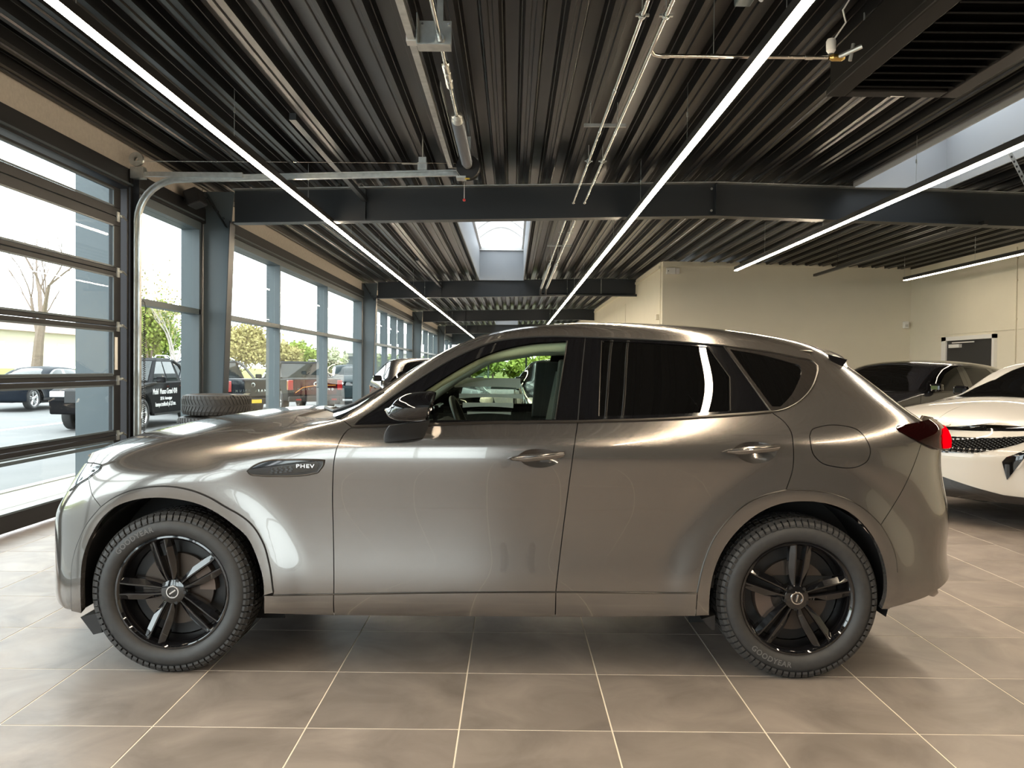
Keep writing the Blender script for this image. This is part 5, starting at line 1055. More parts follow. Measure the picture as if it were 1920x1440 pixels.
# ---------------------------------------------------------------- cars outside
GZ = -.20
sc('car','dark saloon parked along the road seen through the sectional door','car',(-16.4,28.4,GZ+.12),(0,-1),M['dull_navy'],w_sedan,rim=mat('bright_alloy',(.7,.7,.7),.25,metal=.8),glassm=glass('car_window_mid',(.25,.28,.28),1.5,0,.4,(.05,.06,.06)))
sc('car','dark green blue estate car outside beyond the third window bay','car',(-7.3,37.5,GZ),(.35,-1),M['dull_teal'],w_tall,glassm=MATS['car_window_mid'])
def pickup(label, loc, head, paint, tail_text=None, side_text=False, plate=False, stripe=None, group=None):
    hx,hy = head; t = thing('pickup_truck',label,'pickup truck',loc,math.atan2(-hy,-hx),group)   # front points to -X
    gm = MATS['car_window_mid']; fx,rx,rw = -1.60,1.60,.39
    def arch(cx): return [(cx+.47*math.cos(R(a)),.42+.47*math.sin(R(a))) for a in range(180,-1,-15)]
    prof = [(-2.50,.42),(-2.55,.75),(-2.48,.98),(-2.2,1.06),(-1.05,1.17),(.90,1.19),(2.62,1.19),(2.66,.60),(2.60,.45)]+[(q[0],q[1]) for q in arch(rx)[::-1]]+[(rx-.5,.36),(fx+.5,.36)]+[(q[0],q[1]) for q in arch(fx)[::-1]]
    part('body', MB().prism(prof,1,-.94,.94), paint, t, bevel=.035)
    b = [(-1.08,1.15),(.98,1.15)]; tp = [(-.25,1.80),(.70,1.80)]
    def ring(x0,x1,z,w_): return [(x0,-w_,z),(x1,-w_,z),(x1,w_,z),(x0,w_,z)]
    cab = MB(); cab.add(ring(-1.10,1.02,1.15,.90)+ring(-.32,.80,1.74,.72)+ring(-.18,.70,1.80,.66),[(0,3,2,1),(8,9,10,11)]+[(i,(i+1)%4,4+(i+1)%4,4+i) for i in range(4)]+[(4+i,4+(i+1)%4,8+(i+1)%4,8+i) for i in range(4)])
    part('cab', cab, paint, t, bevel=.02)
    def lerp(a,b_,q): return tuple(a[i]+(b_[i]-a[i])*q for i in range(3))
    def win(c4, m=.07, out=(0,0,0), mt=None):
        a,b_,c_,d = c4; cx = [sum(p[i] for p in c4)/4 for i in range(3)]
        qs = [lerp(p,cx,m) for p in c4]; qs = [(p[0]+out[0],p[1]+out[1],p[2]+out[2]) for p in qs]; part('window', MB().add(qs,[(0,1,2,3)]), mt or gm, t)
    for sd in (1,-1):
        A = lambda x,z: (x,-sd*(.90-(z-1.15)*.305),z)
        win([A(-.98,1.18),A(-.02,1.18),A(-.02,1.72),A(-.36,1.72)],.06,(0,-sd*.006,0)); win([A(.02,1.18),A(.80,1.18),A(.66,1.72),A(.02,1.72)],.06,(0,-sd*.006,0))
        part('roof_rail', MB().tube([(-.30,-sd*.68,1.80),(-.2,-sd*.68,1.86),(.55,-sd*.68,1.86),(.75,-sd*.68,1.79)],.02,6), M['galv'], t)
        part('sport_bar', MB().tube([(.82,-sd*.70,1.74),(1.05,-sd*.80,1.62),(1.55,-sd*.86,1.20)],.045,8), M['black'], t, smooth=True)
        part('door_mirror', MB().cbox((-.78,-sd*1.04,1.24),(.12,.22,.16)), paint, t, bevel=.03)
        for x in (-.12,.78): part('door_handle', MB().cbox((x,-sd*.95,1.06),(.18,.03,.03)), M['chrome'], t)
        part('tail_lamp', MB().box((2.45,-sd*.80-.16,.80),(2.68,-sd*.80+.16,1.14)) if False else MB().cbox((2.60,-sd*.86,.98),(.18,.18,.34)), MATS['red_lamp_lens'], t, bevel=.02)
        part('headlamp', MB().cbox((-2.46,-sd*.74,.90),(.16,.36,.14)), MATS['lamp_reflector'], t, bevel=.02)
        part('side_step', MB().box((-1.0,-sd*.90-.06,.33),(1.0,-sd*.90+.06,.38)), M['black'], t)
        for xx in (fx,rx):
            wheel_parts(t,xx,sd,75,RT=rw,rim_mat=mat('bright_alloy',(.7,.7,.7),.25,metal=.8),tread=False,low=True,vout=.94,rr=.25,W=.25)
            part('wheel_well', MB().grid([[(xx+.46*math.cos(R(a)),-sd*w_,.42+.46*math.sin(R(a))) for w_ in (.935,.55)] for a in range(0,181,12)]), M['under'], t)
        part('door_gap', MB().box((-.012,-sd*.943-.002,.42),(.0,-sd*.943+.002,1.16)), M['under'], t)
    win([(-1.06,-.84,1.2),(-1.06,.84,1.2),(-.36,.68,1.72),(-.36,-.68,1.72)],.05,(-.012,0,.006)); win([(1.0,-.82,1.2),(1.0,.82,1.2),(.82,.68,1.72),(.82,-.68,1.72)],.06,(.012,0,0))
    part('bed_cover', MB().box((1.0,-.80,1.195),(2.55,.80,1.205)), M['black'], t)
    part('tailgate_panel', MB().box((2.655,-.74,.66),(2.68,.74,1.17)), stripe or paint, t, bevel=.008)
    part('rear_bumper', MB().box((2.58,-.93,.42),(2.78,.93,.60)), M['black'], t, bevel=.03)
    part('grille', MB().box((-2.57,-.55,.70),(-2.5,.55,.98)), M['black'], t)
    part('badge_ring', MB().lathe([(.045,2.682),(.045,2.690),(.075,2.690),(.075,2.682)],0,24,(0,0,1.02),closed=True), M['chrome'], t, smooth=True, auto=30)
    for s_ in (-.62,.62): part('reflector', MB().box((2.78,s_-.09,.47),(2.785,s_+.09,.52)), MATS['red_lamp_lens'], t)
    part('number_plate', MB().box((2.78,-.25,.46),(2.79,.25,.57)), mat('yellow_plate',(.85,.55,.05),.4) if plate else M['black'], t)
    if tail_text:
        me = text_mesh(tail_text,.11,.003,bold=True,spacing=1.9); link('tailgate_lettering', me, M['chrome'], t, (2.683,.0,.84), (R(90),0,R(90)))
        if stripe: part('tailgate_stripe', MB().tube([(2.685,-.70,.72),(2.685,-.45,.90),(2.685,0,.97),(2.685,.70,.98)],.010,6), mat('orange_stripe',(.8,.32,.03),.4), t)
    if side_text:
        wm = mat('white_vinyl',(.85,.85,.85),.5)
        for txt,sz,x,z in (('Mobil  Musso Grand 4X4',.20,-.26,.93),('202 hk  Automatgear',.115,-.20,.75),('kæmpe trækkraft på 3,5 ton.',.15,-.22,.60),('PRØMBLER A/S',.15,1.75,1.06),('ROSKILDE',.10,1.72,.955)):
            me = text_mesh(txt,sz,.002,bold=True); 
            for v in me.vertices: v.co.x *= .80
            link('door_lettering', me, wm, t, (x,-.947,z), (R(90),0,0))
    return t
pickup('black pickup with white door lettering parked outside the window by the column', (-10.0,21.9,GZ), (0,-1), M['dull_black'], side_text=True).scale = (.92,1,1)
pickup('black pickup with yellow number plate, tailgate towards the glass', (-10.2,27.4,GZ), (-.80,.60), M['dull_navy'], 'MUSSO GRAND', plate=True)
pickup('dark pickup with orange striped maroon tailgate outside the second window bay', (-8.1,30.6,GZ), (-.52,.85), M['dull_navy'], 'MUSSO GRAND', stripe=M['dark_red'])
# ---------------------------------------------------------------- linear LED lights
M['led'] = emitter('led_diffuser', (1.0,.82,.60), LED_POWER)
M['led_body'] = mat('black_light_profile', (.015,.015,.016), .4)
M['led_dim'] = emitter('led_diffuser_dimmed', (1.0,.86,.66), LED_POWER*.26)
def led(x, y0, y1, label, z=3.30, dm=None):
    t = thing('linear_light', label, 'light', (x,y0,z)); L = y1-y0
    part('housing', MB().box((-.030,0,.012),(.030,L,.075)), M['led_body'], t)
    part('diffuser', MB().box((-.028,.005,0),(.028,L-.005,.012)), dm or M['led'], t)
    k = 1.3
    while k < L:
        zt = roof_z(x)-z
        part('suspension_wire', MB().cyl((0,k,.075),(0,k,zt),.0025,5).cyl((0,k,.30),(0,k,.34),.009,6), M['galv'], t); k += 2.6
    return t
led(-2.42, -4.5, 52.0, 'long glowing linear light running above the windscreen side of the hall')
led(1.49, -4.5, 42.0, 'long glowing linear light running over the middle of the parked car')
led(4.20, -3.0, 15.7, 'linear light crossing the right half of the ceiling')
led(8.05, 8.0, 17.1, 'short linear light beside the cream wall at the right', dm=M['led_dim'])
# ---------------------------------------------------------------- sectional door hardware
def channel(path, w_, h_):
    """open rail profile swept along a path in the xz plane; w_ in y, h_ across"""
    P = [Vector(p) for p in path]; rows = []
    for i,p in enumerate(P):
        t = (P[min(i+1,len(P)-1)]-P[max(i-1,0)]).normalized(); n = Vector((-t.z,0,t.x))
        pr = [(-w_/2,-h_/2),(-w_/2,h_/2),(w_/2,h_/2),(w_/2,h_*.30),(w_/2-.004,h_*.30),(w_/2-.004,h_/2-.004),(-w_/2+.004,h_/2-.004),(-w_/2+.004,-h_/2+.004),(w_/2-.004,-h_/2+.004),(w_/2-.004,-h_*.30),(w_/2,-h_*.30),(w_/2,-h_/2),(-w_/2,-h_/2)]
        rows.append([p+Vector((0,-a,0))+n*b for a,b in pr])
    return MB().grid(rows)
TY = 8.90
t = thing('door_track','galvanised overhead door track curving from the jamb to the ceiling','door track',(0,TY,0))
path = [(-4.02,0,.05),(-4.02,0,2.95)]+[(-4.02+.45*(1-math.cos(R(a))),0,2.95+.45*math.sin(R(a))) for a in range(10,91,10)]+[(-2.4,0,3.44),(-.52,0,3.50)]
part('curved_rail', channel(path,.05,.062), M['galv'], t)
part('upper_rail', MB().box((-4.0,-.02,3.425),(-2.9,.02,3.475)), M['galv'], t)
part('jamb_angle', MB().box((-4.10,.03,0),(-4.02,.05,3.50)).box((-4.10,-.03,0),(-4.085,.05,3.50)), M['frame_dark'], t)
part('end_bracket', MB().box((-4.08,-.05,3.40),(-3.94,.04,3.52)), M['galv'], t)
part('pulley', MB().lathe([(.02,-.02),(.075,-.02),(.065,0),(.075,.02),(.02,.02)],1,20,(-4.02,-.03,3.60)), M['galv'], t, smooth=True, auto=30)
part('splice_plate', MB().box((-.85,-.032,3.475),(-.65,-.027,3.505)), M['galv'], t)
for x in (-.98,): 
    part('hanger_bracket', MB().box((x-.05,-.03,3.52),(x+.05,.03,3.60)).box((x-.04,-.02,3.60),(x+.04,.02,3.66)).cyl((x-.22,0,3.59),(x,0,3.59),.008,6), M['galv'], t)
    part('hanger_rod', MB().cyl((x,0,3.66),(x,0,roof_z(x)+.1),.008,6), M['galv'], t)
part('track_cable', MB().tube([(-4.0,-.12,3.56),(-2.4,-.12,3.565),(-.62,-.12,3.57)],.0022,5), M['bright_pipe'], t)
t = thing('torsion_shaft','torsion spring shaft with drum and bearing plate under the roof deck','door shaft',(-.48,0,3.50))
part('shaft', MB().cyl((0,3.0,0),(0,8.85,0),.0135,10), M['bright_pipe'], t, smooth=True)
spm = mat('spring_blue_grey',(.22,.24,.27),.35,metal=.6)
hel = [(.047*math.cos(R(a)),7.0+1.45*a/(360*46),.047*math.sin(R(a))) for a in range(0,360*46,30)]
part('torsion_spring', MB().tube(hel,.0105,5), spm, t, smooth=True)
part('spring_cone', MB().lathe([(.015,6.88),(.045,6.90),(.052,7.0),(.05,7.03)],1,16), M['galv'], t, smooth=True, auto=30)
part('spring_cone', MB().lathe([(.05,8.43),(.052,8.46),(.045,8.55),(.015,8.57)],1,16), M['galv'], t, smooth=True, auto=30)
part('cable_drum', MB().lathe([(.03,8.62),(.12,8.62),(.125,8.65),(.10,8.66),(.10,8.73),(.125,8.74),(.03,8.74)],1,28), M['black'], t, smooth=True, auto=30)
part('end_plate', MB().box((-.10,8.76,-.10),(.10,8.772,.12)).box((-.12,8.60,-.12),(-.02,8.76,-.10)), M['galv'], t)
part('caution_label', MB().box((-.03,8.60,-.125),(.02,8.66,-.122)), mat('yellow_label',(.75,.55,.03),.5), t)
bp = link('bearing_plate', None, None, t)
part('plate', MB().box((-.13,5.30,-.075),(.075,5.31,.115)), M['galv'], bp, bevel=.003)
part('plate_flange', MB().box((-.13,5.18,-.08),(.075,5.30,-.073)).box((-.135,5.18,-.075),(-.13,5.30,.115)), M['galv'], bp)
part('bearing', MB().lathe([(.014,5.27),(.030,5.27),(.036,5.30),(.036,5.315)],1,18), M['bright_pipe'], bp, smooth=True, auto=30)
part('ratchet_wheel', MB().lathe([(.014,5.325),(.06,5.325),(.06,5.34),(.014,5.34)],1,14,(-.04,0,.02)), M['frame_dark'], bp)
for a,b in ((-.11,.09),(.055,.09),(-.11,-.05),(.055,-.05)): part('bolt', MB().cyl((a,5.285,b),(a,5.30,b),.008,6), M['chrome'], bp)
cp = link('shaft_coupling', None, None, t)
for k in range(3): part('coupling_shell', MB().lathe([(.014,5.72+.16*k),(.028,5.73+.16*k),(.028,5.86+.16*k),(.014,5.87+.16*k)],1,10), M['bright_pipe'], cp)
sl = MB().box((-.085,6.30,.03),(-.080,8.35,.075))
part('slotted_angle', sl, M['galv'], t)
for k in range(22): part('slot', MB().box((-.0862,6.40+.088*k,.045),(-.0848,6.45+.088*k,.058)), M['black'], t)
part('cross_bar', MB().box((-.20,3.0,-.02),(-.155,8.62,.03)), M['galv'], t)
part('cross_bar_clip', MB().box((-.21,5.26,-.03),(-.145,5.34,.04)), M['white'], t)
part('drum_cable', MB().tube([(-.10,8.70,0),(-.16,8.4,-.07),(-.19,8.1,-.02),(-.17,7.7,.02)],.003,5), M['white'], t)
part('pull_cord', MB().cyl((-.045,8.80,-.12),(-.045,8.80,-.30),.003,5), M['white'], t)
part('cord_ball', MB().lathe([(.001,-.016),(.012,-.012),(.016,0),(.012,.012),(.001,.016)],2,12,(-.045,8.80,-.31)), mat('red_ball',(.6,.02,.02),.4), t, smooth=True)
part('shaft_hanger', MB().box((-.02,5.302,.115),(.02,5.31,roof_z(-.48)-3.50)), M['galv'], t)
part('shaft_hanger', MB().box((-.02,8.762,.12),(.02,8.772,roof_z(-.48)-3.50)), M['galv'], t)
# ties between deck and beam
def tie(x, y0, y1, label):
    o = part('tie_bar', MB().box((-.03,0,-.03),(.03,y1-y0,.03)), M['steel'], None); o.location = (x,y0,3.63); tag(o,label,'tie bar'); return o
tie(-1.97,7.4,11.0,'dark tie bar meeting the front roof beam left of the door shaft')
tie(-1.97,17.0,22.8,'dark tie bar meeting the second roof beam')
o = part('hanging_rail', MB().box((-.03,0,-.025),(.03,6.2,.025)).cyl((0,1,.02),(0,1,.42),.004,5).cyl((0,5,.02),(0,5,.42),.004,5), M['led_body'], None); o.location = (6.22,10.95,3.40); tag(o,'dark unlit ceiling rail before the cream partition','ceiling rail')
# ---------------------------------------------------------------- pipes
def clamp(par, x, y, z, top):
    part('pipe_clamp', MB().lathe([(.018,-.012),(.023,-.012),(.023,.012),(.018,.012)],1,14,(x,y,z),closed=True).box((x-.04,y-.01,z-.006),(x-.02,y+.01,z+.006)).box((x+.02,y-.01,z-.006),(x+.04,y+.01,z+.006)), M['galv'], par)
    part('clamp_rod', MB().cyl((x,y,z+.02),(x,y,top),.0045,6), M['galv'], par)
for k,(x,l) in enumerate(((.745,'left steel heating pipe of the pair under the roof deck'),(.885,'right steel heating pipe of the pair, with side branch'))):
    t = thing('heating_pipe',l,'pipe',(0,0,0)); z = 3.50
    part('pipe_run', MB().cyl((x,-3,z),(x,10.42,z),.0135,12), M['bright_pipe'], t, smooth=True)
    part('pipe_end', MB().lathe([(.001,10.46),(.015,10.455),(.019,10.44),(.019,10.41),(.012,10.40)],1,12,(x,0,z)), M['bright_pipe'], t, smooth=True)
    for y in (4.92,8.35): clamp(t,x,y,z,roof_z(x) if y < 6 else z+.16)
    for y in (6.2,7.3): part('pipe_joint', MB().cyl((x,y,z),(x,y+.09,z),.0165,12), M['bright_pipe'], t, smooth=True)
    if k:
        part('branch_pipe', MB().tube([(x,5.44,z),(x+.02,5.47,z-.02),(x+.06,5.48,z-.025),(2.05,5.48,z-.025)],.0125,10), M['bright_pipe'], t, smooth=True)
        for xx in (.96,1.28,1.9): part('pipe_joint', MB().cyl((xx,5.48,z-.025),(xx+.05,5.48,z-.025),.0165,12), M['bright_pipe'], t, smooth=True)
        part('valve_body', MB().lathe([(.012,-.05),(.024,-.03),(.024,.03),(.012,.05)],0,12,(2.11,5.48,z-.025)), mat('brass',(.60,.42,.14),.3,metal=1.), t, smooth=True, auto=30)
        part('valve_head', MB().lathe([(.016,0),(.03,.02),(.032,.08),(.024,.095),(.001,.096)],2,14,(2.07,5.48,z+.0)), M['white'], t, smooth=True, auto=30)
        part('valve_fitting', MB().cyl((2.10,5.48,z-.03),(2.24,5.40,z+.02),.016,8).cyl((2.18,5.44,z-.06),(2.20,5.44,z+.05),.012,8), M['galv'], t)
        part('valve_cable', MB().tube([(2.09,5.48,z+.095),(2.16,5.47,z+.20),(2.14,5.47,z+.28),(2.20,5.47,z+.38)],.006,6), M['white'], t)
        part('hanger_channel', MB().box((.64,7.70,z+.155),(1.03,7.72,z+.185)).cyl((.70,7.71,z+.185),(.70,7.71,roof_z(.7)),.005,6).cyl((.95,7.71,z+.185),(.95,7.71,roof_z(.9)),.005,6), M['galv'], t)
        part('branch_hanger', MB().cyl((1.30,5.48,z-.01),(1.30,5.48,roof_z(1.3)),.003,5), M['galv'], t)
for k,(x,l) in enumerate(((.745,'left steel pipe continuing in the second roof bay'),(.885,'right steel pipe continuing in the second roof bay'))):
    t = thing('heating_pipe',l,'pipe',(0,0,0)); z = 3.55
    part('pipe_run', MB().cyl((x,11.9,z),(x,21.8,z),.014,10), M['bright_pipe'], t, smooth=True)
    part('pipe_lagging', MB().cyl((x,17.0,z),(x,21.9,z),.032,12), M['galv'], t, smooth=True)
    part('pipe_drop', MB().tube([(x,21.8,z),(x,22.4,z-.02),(x,22.55,z-.12)],.030,10), M['steel'], t, smooth=True)
    for y in (13,16.4): clamp(t,x,y,z,roof_z(x))
    if k == 0: part('hanger_channel', MB().box((.62,15.2,z+.10),(1.06,15.22,z+.13)), M['galv'], t)
t = thing('cross_pipe','dark insulated pipe running under the second roof beam to the cream wall','pipe',(0,22.62,0))
part('pipe_run', MB().cyl((.75,0,3.44),(3.37,0,3.44),.035,12), M['steel'], t, smooth=True)
part('pipe_hanger', MB().cyl((2.4,0,3.47),(2.4,0,3.88),.006,6), M['galv'], t)
# ---------------------------------------------------------------- ceiling air unit with louvres
t = thing('ceiling_unit','dark ceiling air unit with louvred underside at the upper right','air unit',(2.86,5.30,3.50))
um = mat('unit_brown_black',(.009,.0085,.008),.6,spec=.15)
part('casing', MB().box((-.48,-1.3,.06),(.48,1.02,.33)), um, t, bevel=.02)
part('face_frame', MB().box((-.50,-1.32,0),(-.36,1.04,.06)).box((.36,-1.32,0),(.50,1.04,.06)).box((-.36,-1.32,0),(.36,-1.18,.06)).box((-.36,.90,0),(.36,1.04,.06)), um, t, bevel=.012)
for k in range(15):
    y = -1.10+.14*k; part('louvre', MB().cbox((0,y,.03),(.72,.115,.010),Matrix.Rotation(R(28),3,'X')), um, t)
part('unit_badge', MB().box((-.02,1.0,-.002),(.08,1.02,.0)), M['white'], t)
for sx in (-1,1): part('unit_hanger', MB().cyl((sx*.4,.6,.33),(sx*.4,.6,.45),.006,6).cyl((sx*.4,-.8,.33),(sx*.4,-.8,.45),.006,6), M['galv'], t)
t = thing('sensor_box','grey green detector box with white bracket on the roof deck','detector',(1.36,4.95,3.66))
part('box', MB().cbox((0,0,.05),(.10,.16,.22)), mat('grey_green_box',(.12,.15,.16),.5), t, bevel=.01)
part('white_bracket', MB().tube([(.06,-.02,.13),(.09,-.03,.08),(.07,-.02,.02),(.10,-.02,-.04),(.08,-.03,-.06)],.018,8), M['white'], t, smooth=True)
part('amber_label', MB().box((-.052,-.05,.08),(-.05,.03,.13)), mat('amber_label',(.7,.35,.05),.5), t)
part('mount_rod', MB().cyl((0,0,.16),(0,0,.30),.008,6), M['galv'], t)
t = thing('slotted_strap','galvanised slotted strap hanging from the roof by the right linear light','strap',(5.30,8.6,3.30))
part('strap', MB().add([(0,0,0),(.05,0,0),(-.22,0,.50),(-.27,0,.50),(0,.004,0),(.05,.004,0),(-.22,.004,.50),(-.27,.004,.50)],[(0,1,2,3),(7,6,5,4),(0,4,5,1),(1,5,6,2),(2,6,7,3),(3,7,4,0)]), M['galv'], t)
for k in range(9): q = .05+.05*k; part('slot', MB().cbox((.02-.54*q,-.001,q),(.018,.004,.022)), M['black'], t)
# ---------------------------------------------------------------- small wall items
t = thing('emergency_light','white emergency light box high on the corner of the cream partition','emergency light',(3.62,18.93,3.60))
part('box', MB().box((-.13,-.03,0),(.08,.07,.15)), M['white'], t, bevel=.015); part('side_pod', MB().box((.085,-.02,.01),(.17,.07,.14)), M['white'], t, bevel=.01); part('lamp_dot', MB().cyl((-.09,-.031,.07),(-.09,-.036,.07),.012,8), M['black'], t)
t = thing('wall_sensor','small white sensor in the corner of the cream walls','sensor',(8.98,18.94,2.42))
part('body', MB().box((-.06,-.04,0),(.05,.06,.16)), M['white'], t, bevel=.015); part('lens', MB().box((-.04,-.045,.03),(.02,-.04,.09)), mat('sensor_lens',(.6,.6,.58),.2), t)
t = thing('wall_switch','small cream switch box on the partition corner','switch',(3.36,19.35,2.58))
part('body', MB().box((-.03,-.05,0),(.04,.05,.13)), M['cream'], t, bevel=.01); part('rocker', MB().box((-.034,-.02,.03),(-.03,.02,.10)), M['white'], t)
t = thing('wall_conduit','thin cream conduit running down the right wall','conduit',(9.085,15.0,0))
part('conduit', MB().cyl((0,0,1.0),(0,0,3.70),.012,8), M['cream'], t)
for z in (1.6,2.4,3.1,3.5): part('saddle', MB().cbox((0,0,z),(.03,.05,.02)), M['cream'], t)
part('wall_joint', MB().box((0,-9,2.215),(.012,4.0,2.222)), M['cream'], t)
t = thing('security_camera','black camera under the lintel beyond the second column','camera',(-3.98,24.1,3.42))
part('housing', MB().cbox((0,0,0),(.16,.30,.14),Matrix.Rotation(R(25),3,'Z')), M['black'], t, bevel=.02); part('bracket', MB().cyl((-.10,.1,.02),(0,.05,.05),.02,8), M['black'], t)
t = thing('wall_speaker','black loudspeaker on the wall above the window by the column','speaker',(-4.0,10.35,3.42))
part('cabinet', MB().cbox((.04,0,.07),(.17,.28,.20),Matrix.Rotation(R(-20),3,'Y')), M['black'], t, bevel=.02); part('bracket', MB().cyl((-.14,0,.06),(0,0,.06),.015,8), M['black'], t)
# coiled cable beside the door
t = thing('coiled_cable','black coiled cable hanging beside the sectional door','cable',(-4.02,9.06,0))
co = [(.012*math.cos(R(a)),.012*math.sin(R(a)),1.98-1.42*a/(360*60)) for a in range(0,360*60,40)]
part('coil', MB().tube([(-.03,0,2.10),(-.015,0,2.12),(.008,0,2.09),(.012,0,2.02)]+co+[(.0,0,.45),(-.02,0,.30),(-.05,0,.01)],.0042,5), M['black'], t)
# ---------------------------------------------------------------- stacked tyres
def tyre(label, loc, rot, Rt=.345, W=.215):
    t = thing('tyre',label,'tyre',loc,rot,'stacked tyres'); rr = .215; h = W/2
    prof = [(rr,-h+.03),(rr+.012,-h+.008),(rr+.05,-h),(Rt-.05,-h+.004),(Rt-.020,-h+.016),(Rt-.006,-h+.045),(Rt-.006,h-.045),(Rt-.020,h-.016),(Rt-.05,h-.004),(rr+.05,h),(rr+.012,h-.008),(rr,h-.03),(rr+.02,h-.02),(Rt-.03,h-.05),(Rt-.03,-h+.05),(rr+.02,-h+.02)]
    part('casing', MB().lathe([(r,a+h) for r,a in prof],2,56,closed=True), M['rubber'], t, smooth=True, auto=50)
    mb = MB(); n = 52; p = 2*math.pi/n
    rows = [(.012,.045,Rt-.014,Rt,-.9,-.5),(.048,.100,Rt,Rt,-.5,.15),(.115,.167,Rt,Rt,.15,-.5),(.170,.203,Rt,Rt-.014,-.5,-.9)]
    for i in range(n):
        for a0,a1,r0,r1,k0,k1 in rows:
            th0,th1,d = i*p+k0*p,i*p+k1*p,p*.66
            def pt(r,th,a): return (r*math.cos(th),r*math.sin(th),a)
            mb.add([pt(r0-.01,th0,a0),pt(r0-.01,th0+d,a0),pt(r1-.01,th1+d,a1),pt(r1-.01,th1,a1),pt(r0,th0,a0),pt(r0,th0+d,a0),pt(r1,th1+d,a1),pt(r1,th1,a1)],[(4,5,6,7),(0,1,5,4),(1,2,6,5),(2,3,7,6),(3,0,4,7)])
    part('tread', mb, M['rubber'], t)
    return t
for k,(dx,l) in enumerate(((0,'bottom tyre of the stack behind the bonnet'),(.01,'second tyre from the floor in the stack behind the bonnet'),(-.01,'third tyre from the floor in the stack behind the bonnet'),(-.045,'second tyre from the top of the stack, half hidden by the bonnet'),(0,'topmost tyre of the stack behind the bonnet'))):
    t = tyre(l,(-3.06+dx,8.60,.226*k),.3*k)
    if k == 3: part('paper_label', MB().add([(.346*math.cos(a),.346*math.sin(a),z) for z in (.0,.07) for a in (-2.35,-2.2,-2.05)],[(0,1,4,3),(1,2,5,4)]), M['white'], t)
    if k == 4:
        for a in (-1.9,-1.3,-.6): part('chalk_mark', MB().cbox((.31*math.cos(a),.31*math.sin(a),.2165),(.06,.03,.002),Matrix.Rotation(a,3,'Z')), mat('pale_yellow_mark',(.65,.62,.45),.7), t)
# ---------------------------------------------------------------- the photographer, seen only as a reflection in the paint
def skin_body(name, joints, bones, mats, parent):
    me = bpy.data.meshes.new(name); keys = list(joints)
    me.from_pydata([joints[k][0] for k in keys],[(keys.index(a),keys.index(b)) for a,b in bones],[])
    o = link(name, me, None, parent)
    md = o.modifiers.new('skin','SKIN'); sv = me.skin_vertices[0].data
    for i,k in enumerate(keys):
        r = joints[k][1]; sv[i].radius = r if isinstance(r,tuple) else (r,r); sv[i].use_root = (k == 'pelvis')
    md.use_smooth_shade = True
    o.modifiers.new('smooth','SUBSURF').levels = 1
    dg = bpy.context.evaluated_depsgraph_get(); m2 = bpy.data.meshes.new_from_object(o.evaluated_get(dg))
    o.modifiers.clear(); o.data = m2
    for m in mats: m2.materials.append(m)
    return o,m2
pt = thing('person','person in dark jeans and dark jacket photographing the grey car, seen as reflection','person',(.07,-.40,0))
J = {'pelvis':((0,0,.95),(.15,.11)),'waist':((0,0,1.08),(.14,.10)),'chest':((0,.0,1.32),(.16,.11)),'neckb':((0,-.01,1.46),(.07,.07)),'neck':((0,.0,1.54),(.052,.055)),'head1':((0,.02,1.62),(.075,.09)),'head2':((0,.02,1.70),(.08,.10)),'crown':((0,.015,1.77),(.05,.06))}
B = [('pelvis','waist'),('waist','chest'),('chest','neckb'),('neckb','neck'),('neck','head1'),('head1','head2'),('head2','crown')]
for s,n in ((-1,'l'),(1,'r')):
    J.update({'hip'+n:((s*.095,0,.88),.095),'knee'+n:((s*.115,.03,.50),.062),'calf'+n:((s*.118,.0,.34),.058),'ankle'+n:((s*.12,-.01,.09),.042),'toe'+n:((s*.14,.15,.04),(.045,.035)),
              'sh'+n:((s*.19,-.01,1.40),.068),'elb'+n:((s*.24,.06,1.14),.045),'wri'+n:((s*.10,.28,1.30),.030),'palm'+n:((s*.085,.33,1.345),(.036,.018))})
    B += [('pelvis','hip'+n),('hip'+n,'knee'+n),('knee'+n,'calf'+n),('calf'+n,'ankle'+n),('ankle'+n,'toe'+n),('chest','sh'+n),('sh'+n,'elb'+n),('elb'+n,'wri'+n),('wri'+n,'palm'+n)]
    for f,(dx,dz) in enumerate(((-.016,.0),(-.016,.022),(-.016,.042),(-.014,.058))):
        J['f%s%d'%(n,f)] = ((s*(.082),.345,1.350+dz*.8),.009); J['g%s%d'%(n,f)] = ((s*(.060),.352,1.352+dz),.008); J['h%s%d'%(n,f)] = ((s*(.044),.345,1.353+dz),.0075)
        B += [('palm'+n,'f%s%d'%(n,f)),('f%s%d'%(n,f),'g%s%d'%(n,f)),('g%s%d'%(n,f),'h%s%d'%(n,f))]
    J['th1'+n] = ((s*.070,.315,1.345),.011); J['th2'+n] = ((s*.050,.312,1.365),.009); B += [('palm'+n,'th1'+n),('th1'+n,'th2'+n)]
jeans = mat('dark_jeans',(.010,.011,.015),.85); jacket = mat('dark_jacket',(.016,.016,.018),.8); skinm = mat('skin_tone',(.45,.28,.20),.5); shoe = mat('black_shoes',(.01,.01,.01),.5); hairm = mat('brown_hair',(.04,.025,.016),.7)
o,m2 = skin_body('body', J, B, [jeans,jacket,skinm,shoe], pt)
for p in m2.polygons:
    x,y,z = p.center
    p.material_index = 3 if z < .10 else 0 if z < .98 else 2 if (z > 1.50 or (y > .27 and z > 1.27)) else 1
    p.use_smooth = True
part('hair', MB().lathe([(.001,.115),(.055,.10),(.088,.055),(.094,.0),(.085,-.05)],2,20,(0,.005,1.70)), hairm, pt, smooth=True)
